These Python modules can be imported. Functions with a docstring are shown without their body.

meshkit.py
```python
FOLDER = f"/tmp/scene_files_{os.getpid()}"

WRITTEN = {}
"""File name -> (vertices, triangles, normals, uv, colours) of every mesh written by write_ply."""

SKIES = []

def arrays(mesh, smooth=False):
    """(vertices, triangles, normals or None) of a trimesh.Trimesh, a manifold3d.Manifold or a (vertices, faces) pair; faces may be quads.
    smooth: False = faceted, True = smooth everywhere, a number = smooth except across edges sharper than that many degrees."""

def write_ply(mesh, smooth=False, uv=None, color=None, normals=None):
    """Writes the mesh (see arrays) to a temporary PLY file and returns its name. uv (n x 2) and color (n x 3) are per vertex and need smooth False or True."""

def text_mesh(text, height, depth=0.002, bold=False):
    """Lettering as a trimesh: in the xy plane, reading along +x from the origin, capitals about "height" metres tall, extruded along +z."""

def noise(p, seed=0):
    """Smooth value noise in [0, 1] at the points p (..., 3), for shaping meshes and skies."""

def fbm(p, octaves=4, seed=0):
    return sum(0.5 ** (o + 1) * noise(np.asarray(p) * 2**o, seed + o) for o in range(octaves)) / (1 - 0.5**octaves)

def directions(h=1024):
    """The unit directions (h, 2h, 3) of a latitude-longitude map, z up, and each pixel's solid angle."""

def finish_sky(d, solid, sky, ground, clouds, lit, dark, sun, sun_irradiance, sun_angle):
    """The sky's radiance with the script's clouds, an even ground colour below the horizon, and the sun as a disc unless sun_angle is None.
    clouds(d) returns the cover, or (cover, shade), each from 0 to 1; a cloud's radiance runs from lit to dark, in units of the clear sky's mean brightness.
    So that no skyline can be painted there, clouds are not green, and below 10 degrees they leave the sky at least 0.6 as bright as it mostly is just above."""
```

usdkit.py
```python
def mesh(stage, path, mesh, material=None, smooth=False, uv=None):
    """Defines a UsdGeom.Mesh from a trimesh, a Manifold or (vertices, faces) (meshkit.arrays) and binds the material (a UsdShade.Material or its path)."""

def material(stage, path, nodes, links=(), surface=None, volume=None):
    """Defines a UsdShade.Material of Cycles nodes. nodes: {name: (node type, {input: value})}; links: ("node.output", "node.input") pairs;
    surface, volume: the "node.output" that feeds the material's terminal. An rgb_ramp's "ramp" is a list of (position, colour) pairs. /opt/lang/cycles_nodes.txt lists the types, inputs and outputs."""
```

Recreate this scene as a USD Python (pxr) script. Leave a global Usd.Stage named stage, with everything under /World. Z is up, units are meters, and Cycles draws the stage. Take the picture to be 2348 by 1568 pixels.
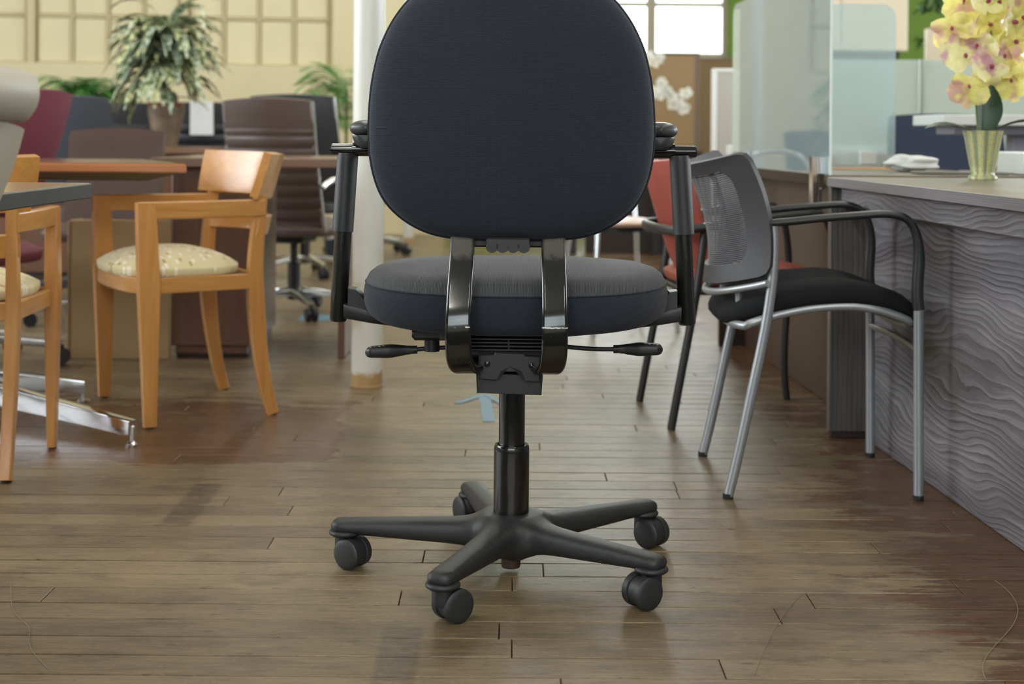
import math, random
import numpy as np, trimesh, usdkit, meshkit
import manifold3d as m3
from pxr import Usd, UsdGeom, UsdLux, UsdShade, Gf, Sdf
from scipy.interpolate import CubicSpline
stage = Usd.Stage.CreateInMemory()
UsdGeom.SetStageUpAxis(stage, 'Z'); UsdGeom.SetStageMetersPerUnit(stage, 1.0)
UsdGeom.Xform.Define(stage, '/World'); UsdGeom.Scope.Define(stage, '/World/Looks')
rnd = random.Random(7); rng = np.random.default_rng(7)
# ------------------------------------------------------------------ camera
EYE = 0.855; ROLL = 0.0075
cam = UsdGeom.Camera.Define(stage, '/World/camera')
M = Gf.Matrix4d(1, 0, ROLL, 0, -ROLL, 0, 1, 0, 0, -1, 0, 0, 0, 0, EYE, 1).GetOrthonormalized()
UsdGeom.Xformable(cam).AddTransformOp().Set(M)
cam.CreateHorizontalApertureAttr(36.0); cam.CreateFocalLengthAttr(50.0)
cam.CreateVerticalApertureOffsetAttr(-474 / 2348 * 36)
cam.CreateFStopAttr(4.2); cam.CreateFocusDistanceAttr(2.62)
cam.CreateClippingRangeAttr((0.05, 200.0))
cam.CreateExposureAttr(-0.40)
# ------------------------------------------------------------------ light
dome = UsdLux.DomeLight.Define(stage, '/World/sky'); dome.CreateIntensityAttr(1.6); dome.CreateColorAttr((0.93, 0.97, 1.0))
def rect(name, loc, rot, w, h, inten, col=(1, 1, 1)):
    l = UsdLux.RectLight.Define(stage, '/World/' + name)
    x = UsdGeom.Xformable(l); x.AddTranslateOp().Set(loc); x.AddRotateXYZOp().Set(rot)
    l.CreateWidthAttr(w); l.CreateHeightAttr(h); l.CreateIntensityAttr(inten); l.CreateColorAttr(col)
    return l
LAMPS = [(x, y) for x in (-0.85, 1.78) for y in (-1.2, 2.9, 6.2, 9.5)]
POWER = [47.0, 10.0, 16.0, 22.0]
for i, (lx, ly) in enumerate(LAMPS):
    rect('lamp_light_%d' % i, (lx, ly, 3.72), (0, 0, 0), 0.28, 2.4, POWER[i % 4], (1.0, 0.95, 0.86))
rect('window_light_left', (-7.25, 4.6, 2.55), (0, -90, 0), 2.4, 7.8, 9.5, (0.86, 0.93, 1.0))
rect('window_light_right', (8.75, 7.0, 2.5), (0, 90, 0), 2.4, 8.2, 7.0, (0.90, 0.96, 1.0))
rect('window_light_rear', (-0.6, -5.25, 2.5), (90, 0, 0), 6.2, 2.3, 4.0, (0.82, 0.91, 1.0))
rect('window_light_back', (1.55, 14.55, 3.0), (-90, 0, 0), 1.9, 2.9, 11.0, (0.95, 0.98, 1.0))
rect('window_light_back_right', (6.2, 14.55, 2.6), (-90, 0, 0), 3.6, 3.2, 6.0, (0.95, 1.0, 0.96))
# ------------------------------------------------------------------ node helper and materials
class R(str): pass
class Gr:
    def __init__(s, name): s.name = name; s.n = {}; s.l = []
    def add(s, kind, _out=None, **k):
        nm = 'n%d' % len(s.n); inp = {}
        for a, b in k.items():
            if isinstance(b, R): s.l.append((str(b), nm + '.' + a))
            else: inp[a] = b
        s.n[nm] = (kind, inp); s.last = nm
        return R(nm + '.' + _out) if _out else nm
    def math(s, t, a, b=0.0, c=0.0, clamp=False):
        return s.add('math', 'value', math_type=t, value1=a, value2=b, value3=c, use_clamp=clamp)
    def ramp(s, fac, stops): return s.add('rgb_ramp', 'color', fac=fac, ramp=stops)
    def noise(s, vec, scale, detail=3.0, rough=0.55, dist=0.0):
        return s.add('noise_texture', 'fac', vector=vec, scale=scale, detail=detail, roughness=rough, distortion=dist)
    def map(s, vec, scale=(1, 1, 1), loc=(0, 0, 0), rot=(0, 0, 0)):
        return s.add('mapping', 'vector', vector=vec, scale=scale, location=loc, rotation=rot)
    def mix(s, fac, a, b, t='mix'): return s.add('mix', 'color', mix_type=t, fac=fac, color1=a, color2=b)
    def obj(s): return s.add('texture_coordinate', 'object')
    def pos(s): return s.add('geometry', 'position')
    def step(s, v, a, b, lo=0.0, hi=1.0):
        return s.add('map_range', 'result', range_type='smoothstep', value=v, from_min=a, from_max=b, to_min=lo, to_max=hi, clamp=True)
    def bump(s, h, strength=0.3, dist=0.002): return s.add('bump', 'normal', height=h, strength=strength, distance=dist)
    def done(s, surf): return usdkit.material(stage, '/World/Looks/' + s.name, s.n, s.l, surface=str(surf))
    def principled(s, **k): return s.done(s.add('principled_bsdf', 'BSDF', **k))
def lin(r, g, b):
    f = lambda c: (c / 255 / 12.92) if c <= 10.3 else ((c / 255 + 0.055) / 1.055) ** 2.4
    return (f(r), f(g), f(b))
def plain(name, col, rough=0.5, metal=0.0, spec=0.5, vary=0.0, vscale=8, bump=0.0, bscale=200, coat=0.0):
    g = Gr(name); c = col
    o = g.obj() if (vary or bump) else None
    if vary:
        c = g.ramp(g.noise(o, vscale, 4), [(0.25, tuple(x * (1 - vary) for x in col)), (0.75, tuple(min(1, x * (1 + vary)) for x in col))])
    k = dict(base_color=c, roughness=rough, metallic=metal, specular_ior_level=spec, coat_weight=coat)
    if bump: k['normal'] = g.bump(g.noise(o, bscale, 2), bump, 0.001)
    return g.principled(**k)
def fabric_mat(name, col, hi, plane='xz', w=0.0052, h=0.0025):
    g = Gr(name); o = g.obj()
    rot = {'xz': (math.pi / 2, 0, 0), 'xy': (0, 0, 0), 'rib': (0, 0, math.pi / 2)}[plane]
    b = g.add('brick_texture', vector=g.map(o, rot=rot), color1=hi, color2=tuple(0.75 * x for x in hi), mortar=tuple(0.45 * x for x in col), scale=1.0, brick_width=w, row_height=h, mortar_size=0.0007, mortar_smooth=0.7, offset=0.5, bias=0.0)
    big = g.noise(o, 6, 3)
    c = g.mix(0.55, R(b + '.color'), g.ramp(big, [(0.2, tuple(0.8 * x for x in col)), (0.8, tuple(1.2 * x for x in col))]))
    inv = g.math('subtract', 1.0, R(b + '.fac'))
    return g.principled(base_color=c, roughness=0.85, specular_ior_level=0.25, sheen_weight=0.12, sheen_roughness=0.4, normal=g.bump(inv, 0.5, 0.0012))
def wood_mat(name, dark, light, axis='z', scale=1.0, rough=0.35, coat=0.25, stretch=14):
    g = Gr(name); o = g.obj()
    sc = {'z': (1, 1, 1 / stretch), 'x': (1 / stretch, 1, 1), 'y': (1, 1 / stretch, 1)}[axis]
    v = g.map(o, scale=tuple(scale * s for s in sc))
    n = g.noise(v, 55, 5, 0.6, 0.6); n2 = g.noise(v, 9, 2)
    f = g.math('add', g.math('multiply', n, 0.65), g.math('multiply', n2, 0.35))
    c = g.ramp(f, [(0.3, dark), (0.7, light)])
    return g.principled(base_color=c, roughness=rough, coat_weight=coat, coat_roughness=0.2)
# ------------------------------------------------------------------ prim helpers
used = {}
def numbered(parent, name):
    k = parent + '/' + name; c = used.get(k, 0); used[k] = c + 1
    return k if c == 0 else '%s_%03d' % (k, c)
def keys(p, **k):
    for a, b in k.items():
        if b: p.SetCustomDataByKey(a, b)
def thing(name, label, cat, loc=(0, 0, 0), rot=0.0, group=None):
    path = numbered('/World', name); x = UsdGeom.Xform.Define(stage, path)
    x.AddTranslateOp().Set(Gf.Vec3d(*map(float, loc))); x.AddRotateZOp().Set(float(rot))
    keys(x.GetPrim(), label=label, category=cat, group=group)
    return path
def part(parent, name, mesh, m, smooth=38, label=None, kind=None):
    path = numbered(parent, name)
    p = usdkit.mesh(stage, path, mesh, m, smooth=smooth).GetPrim()
    keys(p, label=label, kind=kind)
    return path
def solo(name, mesh, m, label, cat, smooth=38, group=None, kind=None):
    path = part('/World', name, mesh, m, smooth)
    keys(stage.GetPrimAtPath(path), label=label, category=cat, group=group, kind=kind)
    return path
def struct(name, mesh=None, m=None, smooth=False, label=None, cat=None):
    if mesh is None:
        path = numbered('/World', name); UsdGeom.Xform.Define(stage, path)
    else: path = part('/World', name, mesh, m, smooth)
    keys(stage.GetPrimAtPath(path), kind='structure', label=label, category=cat)
    return path
def dup(src, name, label, cat, loc, rot, group=None):
    path = thing(name, label, cat, loc, rot, group)
    p = stage.GetPrimAtPath(path); p.GetReferences().AddInternalReference(src); p.SetInstanceable(True)
    return path
# ------------------------------------------------------------------ mesh helpers
def A(*v): return np.array(v, float)
def fix(v, f):
    m = trimesh.Trimesh(np.asarray(v, float), np.asarray(f), process=False)
    if m.volume < 0: m.invert()
    return m
def cat(*ms): return trimesh.util.concatenate([m for m in ms if m is not None])
def cbox(sx, sy, sz, c=(0, 0, 0), b=0.003):
    b = min(b, sx * .45, sy * .45, sz * .45); P = []
    for x in (-1, 1):
        for y in (-1, 1):
            for z in (-1, 1):
                h = A(x * sx / 2, y * sy / 2, z * sz / 2); q = A(x * b, y * b, z * b)
                for k in range(3):
                    d = q.copy(); d[k] = 0; P.append(h - d)
    m = trimesh.convex.convex_hull(np.array(P)); m.apply_translation(c); return m
def box2(x0, x1, y0, y1, z0, z1, b=0.003):
    return cbox(x1 - x0, y1 - y0, z1 - z0, ((x0 + x1) / 2, (y0 + y1) / 2, (z0 + z1) / 2), b)
def circ(r, n=14, ry=None):
    t = np.arange(n) / n * 2 * np.pi; return np.stack([r * np.cos(t), (ry or r) * np.sin(t)], 1)
def rrect(w, h, r, k=3):
    P = []
    for cx, cy, a in ((1, 1, 0), (-1, 1, 90), (-1, -1, 180), (1, -1, 270)):
        for i in range(k + 1):
            t = math.radians(a + 90 * i / k); P.append((cx * (w / 2 - r) + r * math.cos(t), cy * (h / 2 - r) + r * math.sin(t)))
    return np.array(P)
def spl(pts, n):
    p = np.array(pts, float); d = np.r_[0, np.cumsum(np.linalg.norm(np.diff(p, axis=0), axis=1))]
    return CubicSpline(d, p)(np.linspace(0, d[-1], n))
def sweep(path, sec, up=None, scale=None, closed=False, cap=True):
    p = np.array(path, float); n = len(p); sec = np.array(sec, float); m = len(sec)
    if closed: t = np.roll(p, -1, 0) - np.roll(p, 1, 0)
    else: t = np.gradient(p, axis=0)
    t /= np.linalg.norm(t, axis=1, keepdims=True)
    S = np.zeros_like(p)
    if up is not None:
        U = np.broadcast_to(np.array(up, float), p.shape); S = np.cross(t, U)
    else:
        a = A(0, 0, 1) if abs(t[0][2]) < .9 else A(1, 0, 0); s = np.cross(t[0], a)
        for i in range(n):
            s = s - t[i] * (s @ t[i]); s /= np.linalg.norm(s); S[i] = s
    S /= np.linalg.norm(S, axis=1, keepdims=True); N = np.cross(S, t)
    sc = np.ones((n, 2)) if scale is None else np.array(scale, float).reshape(n, -1) * np.ones((1, 2))
    V = (p[:, None] + S[:, None] * (sec[None, :, 0] * sc[:, :1])[..., None] + N[:, None] * (sec[None, :, 1] * sc[:, 1:])[..., None]).reshape(-1, 3)
    return skin(V, n, m, closed, cap)
def skin(V, n, m, closed=False, cap=True):
    """rings of m points, n of them, joined"""
    F = []
    i = np.arange(n if closed else n - 1)[:, None]; j = np.arange(m)[None]; k = (j + 1) % m; i2 = (i + 1) % n
    q = np.stack(np.broadcast_arrays(i * m + j, i * m + k, i2 * m + k, i2 * m + j), -1).reshape(-1, 4)
    F = [q[:, [0, 1, 2]], q[:, [0, 2, 3]]]
    if not closed and cap:
        V = np.vstack([V, V[:m].mean(0), V[(n - 1) * m:n * m].mean(0)]); j = np.arange(m); k = (j + 1) % m
        F += [np.stack([np.full(m, n * m), k, j], 1), np.stack([np.full(m, n * m + 1), (n - 1) * m + j, (n - 1) * m + k], 1)]
    return fix(V, np.vstack(F))
def tube(pts, r, n=10, up=None, scale=None, closed=False): return sweep(pts, circ(r, n), up, scale, closed)
def rod(a, b, r, n=14, r2=None):
    r2 = r if r2 is None else r2
    return sweep([a, b], circ(1, n), None, [r, r2])
def lathe(prof, n=32):
    pr = np.array(prof, float); t = np.arange(n) / n * 2 * np.pi
    V = np.stack([pr[:, 0, None] * np.cos(t), pr[:, 0, None] * np.sin(t), np.broadcast_to(pr[:, 1, None], (len(pr), n))], -1).reshape(-1, 3)
    return skin(V, len(pr), n)
def loft(rings): rings = np.array(rings, float); return skin(rings.reshape(-1, 3), rings.shape[0], rings.shape[1])
def mv(m, x=0, y=0, z=0): m = m.copy(); m.apply_translation((x, y, z)); return m
def rot(m, deg, axis=(0, 0, 1), at=(0, 0, 0)):
    m = m.copy(); m.apply_transform(trimesh.transformations.rotation_matrix(math.radians(deg), axis, at)); return m
def bend(m, fn): return trimesh.Trimesh(fn(np.array(m.vertices)), m.faces, process=False)
def outline(fn, n=96):
    t = np.arange(n) / n * 2 * np.pi; return np.array([fn(a) for a in t])
def superell(a, b, p, n=72):
    def f(t):
        c, s = math.cos(t), math.sin(t)
        return (a * math.copysign(abs(c) ** (2 / p), c), b * math.copysign(abs(s) ** (2 / p), s))
    return outline(f, n)
def pillow(out, prof):
    """closed cushion: outline scaled to s at height z along prof [(s, z)...] from under centre to top centre"""
    c = out.mean(0); V = []
    for s, z in prof: V.append(np.c_[c + (out - c) * s, np.full(len(out), z)])
    return loft(V)
def dome(h, z0=0.0, edge=0.02, k=7):
    """profile of a soft seat pad: flat underside, round rim, crowned top"""
    P = [(0.001, z0), (0.9, z0)]
    for i in range(k):
        a = -math.pi / 2 + math.pi * i / (k - 1) * .62; P.append((0.955 + 0.045 * math.cos(a), z0 + edge * (1 + math.sin(a))))
    zt = P[-1][1]
    for s in (0.9, 0.8, 0.65, 0.45, 0.25, 0.1, 0.001): P.append((s, zt + (z0 + h - zt) * (1 - s ** 3)))
    return P
def surf(fn, nu, nv, th, us=(-1, 1), vs=(0, 1)):
    """slab of thickness th along the surface normal of fn(u, v)"""
    u = np.linspace(*us, nu); v = np.linspace(*vs, nv); UU, VV = np.meshgrid(u, v, indexing='ij')
    P = fn(UU, VV); du = np.gradient(P, axis=0); dv = np.gradient(P, axis=1); N = np.cross(du, dv); N /= np.linalg.norm(N, axis=-1, keepdims=True)
    a = (P + N * (np.asarray(th)[..., None] / 2 if np.ndim(th) else th / 2)); b = (P - N * (np.asarray(th)[..., None] / 2 if np.ndim(th) else th / 2))
    V = np.vstack([a.reshape(-1, 3), b.reshape(-1, 3)]); o = nu * nv
    i, j = np.meshgrid(np.arange(nu - 1), np.arange(nv - 1), indexing='ij'); q = (i * nv + j).ravel()
    T = np.stack([q, q + nv, q + nv + 1, q + 1], 1); F = [T, T[:, ::-1] + o]
    loop = [k * nv for k in range(nu)] + [(nu - 1) * nv + k for k in range(1, nv)] + [k * nv + nv - 1 for k in range(nu - 2, -1, -1)] + [k for k in range(nv - 2, 0, -1)]
    L = np.array(loop); K = np.roll(L, -1); F.append(np.stack([L, L + o, K + o, K], 1)); Q = np.vstack(F)
    return fix(V, np.vstack([Q[:, [0, 1, 2]], Q[:, [0, 2, 3]]]))
def leaf(base, dirn, length, width, droop, fold=0.25, k=7, twist=0.0, tip=1.0, wfun=None):
    """arching blade: starts along dirn, bends down by droop; V-folded across"""
    d = np.array(dirn, float); d /= np.linalg.norm(d); p = np.array(base, float); P = [p.copy()]; D = [d.copy()]
    st = length / k
    for i in range(k):
        d = d + A(0, 0, -droop * st * (0.4 + i / k * 1.2)); d /= np.linalg.norm(d); p = p + d * st; P.append(p.copy()); D.append(d.copy())
    P = np.array(P); D = np.array(D); S = np.cross(D, A(0, 0, 1)); bad = np.linalg.norm(S, axis=1) < 1e-3; S[bad] = (1, 0, 0)
    S /= np.linalg.norm(S, axis=1, keepdims=True); N = np.cross(S, D)
    if twist: S, N = S * math.cos(twist) + N * math.sin(twist), N * math.cos(twist) - S * math.sin(twist)
    t = np.linspace(0, 1, k + 1); w = (wfun(t) if wfun else np.sin(np.pi * np.clip(t * .93 + .05, 0, 1)) ** .75) * width / 2
    l = P + S * w[:, None] + N * (w * fold)[:, None]; r = P - S * w[:, None] + N * (w * fold)[:, None]
    V = np.stack([l, P, r], 1).reshape(-1, 3); F = []
    for i in range(k):
        a = i * 3
        for j in (0, 1): F += [(a + j, a + j + 1, a + j + 4), (a + j, a + j + 4, a + j + 3)]
    return trimesh.Trimesh(V, np.array(F), process=False)
def smoothed(man, ref=0.008, it=12):
    me = man.refine_to_length(ref).to_mesh(); m = trimesh.Trimesh(me.vert_properties[:, :3], me.tri_verts, process=False); m.merge_vertices()
    trimesh.smoothing.filter_taubin(m, lamb=0.5, nu=0.52, iterations=it); return m
def man(m):
    m = m.copy(); m.merge_vertices(digits_vertex=6)
    return m3.Manifold(m3.Mesh(np.asarray(m.vertices, np.float32), np.asarray(m.faces, np.uint32)))
# ------------------------------------------------------------------ materials of the room
def floor_mat(name, boards):
    g = Gr(name); p = g.pos(); sx = g.add('separate_xyz', vector=p); X, Y = R(sx + '.x'), R(sx + '.y')
    if boards:
        rndv = g.add('object_info', 'random')
    else:
        b = g.add('brick_texture', vector=p, color1=(0, 0, 0), color2=(1, 1, 1), mortar=(0.5, 0.5, 0.5), scale=1.0, brick_width=1.35, row_height=0.0855, mortar_size=0.0012, offset=0.37)
        rndv = g.add('rgb_to_bw', 'val', color=R(b + '.color'))
    grain = g.noise(g.map(p, scale=(1, 12, 1)), 9, 6, 0.65, 0.4)
    fine = g.noise(g.map(p, scale=(1, 25, 1)), 22, 4, 0.7)
    mid = g.noise(g.map(p, scale=(0.6, 2.2, 1)), 2.2, 4, 0.6)
    tone = g.math('add', g.math('multiply', rndv, 0.15), g.math('add', g.math('multiply', grain, 0.50), g.math('multiply', mid, 0.38)))
    base = g.ramp(tone, [(0.30, lin(78, 66, 50)), (0.5, lin(121, 104, 79)), (0.70, lin(147, 128, 99))])
    hf = g.noise(g.map(p, scale=(1, 7, 1)), 70, 4, 0.7)
    base = g.mix(1.0, base, g.ramp(hf, [(0.32, (0.72, 0.71, 0.70)), (0.5, (1, 1, 1)), (0.7, (1.14, 1.14, 1.13))]), 'multiply')
    # old red-brown varnish left between the walkways, worn off in streaks
    wob = g.math('subtract', g.noise(p, 1.6, 3), 0.5)
    streak = g.noise(g.map(p, scale=(1, 5, 1)), 3.6, 9, 0.76)
    right = g.step(g.math('add', X, g.math('multiply', wob, 0.8)), 0.50, 1.05)
    leftv = g.math('multiply', g.step(g.math('add', X, g.math('multiply', wob, 0.35)), -0.42, -0.5), g.math('multiply', g.step(g.math('add', Y, g.math('multiply', wob, 0.3)), 3.62, 3.75), g.step(Y, 5.0, 4.2)))
    area = g.math('maximum', right, leftv)
    thr = g.math('subtract', 0.69, g.math('multiply', area, 0.34))
    red = g.step(g.math('subtract', streak, thr), -0.02, 0.05)
    blot = g.math('multiply', g.step(g.noise(g.map(p, scale=(1, 2.4, 1)), 5.5, 6, 0.75), 0.48, 0.64), 0.5)
    base = g.mix(blot, base, lin(74, 62, 46))
    base = g.mix(g.math('multiply', red, 0.82), base, g.ramp(grain, [(0.3, lin(64, 40, 26)), (0.7, lin(116, 78, 50))]))
    # dark tape ghosts
    def patch(x0, x1, y0, y1, e=0.008):
        q = g.math('multiply', g.step(X, x0 - e, x0 + e), g.step(X, x1 + e, x1 - e))
        return g.math('multiply', q, g.math('multiply', g.step(Y, y0 - e, y0 + e), g.step(Y, y1 + e, y1 - e)))
    marks = g.math('maximum', patch(-0.765, -0.695, 3.1, 3.47), patch(-0.215, -0.146, 1.9, 2.47))
    marks = g.math('multiply', marks, g.step(g.noise(g.map(p, scale=(1, 4, 1)), 14, 5, 0.7), 0.3, 0.56))
    base = g.mix(g.math('multiply', marks, 0.7), base, lin(62, 50, 40))
    # pores, nail holes and scratches
    pits = g.step(g.noise(g.map(p, scale=(1, 3.2, 1)), 24, 2, 0.5), 0.67, 0.73)
    base = g.mix(g.math('multiply', pits, 0.6), base, lin(40, 32, 25))
    scr = g.noise(g.map(p, scale=(9, 0.8, 1), rot=(0, 0, 0.5)), 14, 2, 0.5, 2.0)
    scr2 = g.step(g.math('absolute', g.math('subtract', scr, 0.5)), 0.006, 0.0)
    base = g.mix(g.math('multiply', scr2, 0.35), base, lin(172, 158, 130))
    if not boards:
        base = g.mix(R(b + '.fac'), base, lin(38, 30, 24))
    ro = g.math('add', g.math('multiply', fine, 0.20), g.math('add', 0.08, g.math('multiply', g.noise(p, 3.5, 3), 0.22)))
    ro = g.math('subtract', ro, g.math('multiply', red, 0.08))
    h = g.math('add', g.math('multiply', fine, 0.6), g.math('multiply', g.noise(g.map(p, scale=(1, 0.7, 1)), 12, 3), 1.6))
    return g.principled(base_color=base, roughness=ro, specular_ior_level=0.5, normal=g.bump(h, 0.36, 0.004))
m_plank = floor_mat('floor_plank', True); m_far = floor_mat('floor_far', False)
m_dark = plain('gap_dark', lin(22, 18, 15), 0.9)
m_cream = plain('cream_paint', lin(218, 206, 166), 0.55, vary=0.04, vscale=1.5)
m_cream2 = plain('cream_pane', lin(224, 212, 172), 0.42, vary=0.05, vscale=2.5, bump=0.2, bscale=6)
m_muntin = plain('cream_muntin', lin(206, 192, 152), 0.6)
m_white = plain('white_wall', lin(225, 222, 212), 0.7)
m_green = plain('green_wall', lin(96, 128, 28), 0.6)
m_frame = plain('window_frame', lin(168, 160, 140), 0.5)
g_ = Gr('window_glass'); fr = g_.add('fresnel', 'fac', IOR=1.45)
m_pane = g_.done(g_.add('mix_closure', 'closure', fac=fr, closure1=g_.add('transparent_bsdf', 'BSDF', color=(0.97, 0.99, 0.98)), closure2=g_.add('glossy_bsdf', 'BSDF', color=(1, 1, 1), roughness=0.02)))
# ------------------------------------------------------------------ floor
fl = struct('floor', label='worn narrow-board wooden floor with grey-brown finish')
part(fl, 'subfloor', box2(-7, 8.5, -5, 5.3235, -0.2, -0.012, 0.001), m_dark, False)
part(fl, 'far_boards', box2(-7, 8.5, 5.3235, 15, -0.2, 0.0, 0.001), m_far, False, kind='stuff')
W = 0.0855
for row in range(43):
    y0 = 5.3235 - (row + 1) * W
    half = min(2.6, 0.40 * (y0 + W) + 0.25)
    x = -half - rnd.uniform(0, 0.8)
    while x < half:
        L = rnd.choice([0.75, 1.0, 1.3, 1.6, 1.9]) * rnd.uniform(0.85, 1.15); x1 = min(x + L, half + 0.7)
        gy = rnd.uniform(0.0011, 0.0019); gx = rnd.uniform(0.0006, 0.0011); dz = rnd.uniform(-0.0007, 0.0)
        pk = box2(x + gx, x1 - gx, y0 + gy, y0 + W - gy, -0.012, dz, 0.0012); pk.vertices[:, 2] += (pk.vertices[:, 1] - y0 - W / 2) * rnd.gauss(0, .005) - .0004
        part(fl, 'plank', pk, m_plank, False)
        x = x1
m_scr = plain('pale_scratch', lin(132, 120, 94), .7)
for pts_, wd in (([(.941, 2.752), (.943, 2.668), (.926, 2.586), (.885, 2.497), (.838, 2.424), (.795, 2.357), (.768, 2.301), (.755, 2.242)], .0018), ([(-.945, 2.693), (-.909, 2.6), (-.869, 2.513), (-.823, 2.444), (-.806, 2.391), (-.773, 2.324), (-.731, 2.263)], .0010), ([(.547, 2.659), (.506, 2.576), (.457, 2.456), (.426, 2.367), (.391, 2.259)], .0009)):
    q_ = spl([(a_, b_, 0.0006) for a_, b_ in pts_], 30); part(fl, 'scratch_mark', sweep(q_, rrect(wd, .0008, .0002, 1), (0, 0, 1)), m_scr, False)
# ------------------------------------------------------------------ walls and ceiling
H = 4.3
struct('ceiling', box2(-7.1, 8.6, -5.1, 15, H, H + 0.1, 0.001), m_white)
def wall(name, x0, x1, y0, y1, m, holes=(), z1=H):
    """wall box with rectangular openings; holes: (a0, a1, z0, z1) along its long side"""
    b = man(box2(x0, x1, y0, y1, 0, z1, 0.0005)); lx = (x1 - x0) > (y1 - y0)
    for a0, a1, h0, h1 in holes:
        q = box2(a0, a1, y0 - 1, y1 + 1, h0, h1, 0.0001) if lx else box2(x0 - 1, x1 + 1, a0, a1, h0, h1, 0.0001)
        b = b - man(q)
    me = b.to_mesh(); return struct(name, trimesh.Trimesh(me.vert_properties[:, :3], me.tri_verts, process=False), m)
wall('wall_left', -7.1, -7.0, -5, 15, m_white, [(0.8, 8.4, 1.4, 3.7)])
wall('wall_right', 8.5, 8.6, -5, 15, m_white, [(3.0, 11.0, 1.3, 3.7)])
wall('wall_front', -7.0, 8.5, -5.1, -5.0, m_white, [(-3.7, 2.5, 1.35, 3.65)])
# back wall: green with two tall windows on the right of the room
wall('wall_back', -1.2, 8.5, 14.0, 14.25, m_green, [(0.55, 2.13, 1.62, 4.1), (4.45, 7.95, 1.2, 4.1)])
def window(n, x0, x1, z0, z1, y, cols, rows, fw=0.06, mw=0.045, label=None):
    w = struct('window_%d' % n, label=label)
    fr_ = [box2(x0, x0 + fw, y - .03, y + .05, z0, z1), box2(x1 - fw, x1, y - .03, y + .05, z0, z1), box2(x0 + fw, x1 - fw, y - .03, y + .05, z0, z0 + fw), box2(x0 + fw, x1 - fw, y - .03, y + .05, z1 - fw, z1)]
    part(w, 'window_frame', cat(*fr_), m_frame, False)
    for c in cols: part(w, 'mullion', box2(c - .045, c + .045, y - .025, y + .045, z0 + fw, z1 - fw), m_frame, False)
    for r_ in rows: part(w, 'muntin', box2(x0 + fw, x1 - fw, y - .012, y + .03, r_ - mw / 2, r_ + mw / 2), m_frame, False)
    xs = [x0 + fw] + [v for c in cols for v in (c - .045, c + .045)] + [x1 - fw]; zs = [z0 + fw] + [v for r_ in rows for v in (r_ - mw / 2, r_ + mw / 2)] + [z1 - fw]
    for i in range(0, len(xs), 2):
        for j in range(0, len(zs), 2):
            part(w, 'pane', box2(xs[i], xs[i + 1], y + .008, y + .012, zs[j], zs[j + 1], .0005), m_pane, False)
    return w
window(1, 0.55, 2.13, 1.62, 4.1, 14.1, [1.37], [2.16, 2.7, 3.24, 3.7], label='tall bright steel window in the green wall')
window(2, 4.45, 7.95, 1.2, 4.1, 14.1, [5.3, 6.2, 7.1], [1.9, 2.6, 3.3], label='wide bright window behind the leafy tree')
window(3, -3.7, 2.5, 1.35, 3.65, -5.06, [-2.4, -1.1, .2, 1.4], [2.1, 2.9], label='wide window in the wall behind the viewer')
w4 = struct('window_4', label='long steel window in the left wall')
for y in np.linspace(0.83, 8.37, 7): part(w4, 'mullion', box2(-7.09, -7.02, y - .03, y + .03, 1.4, 3.7), m_frame, False)
for z in (1.43, 2.2, 2.95, 3.67): part(w4, 'muntin', box2(-7.07, -7.03, .8, 8.4, z - .03, z + .03), m_frame, False)
w5 = struct('window_5', label='long steel window in the right wall')
for y in np.linspace(3.03, 10.97, 7): part(w5, 'mullion', box2(8.52, 8.58, y - .03, y + .03, 1.3, 3.7), m_frame, False)
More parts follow.
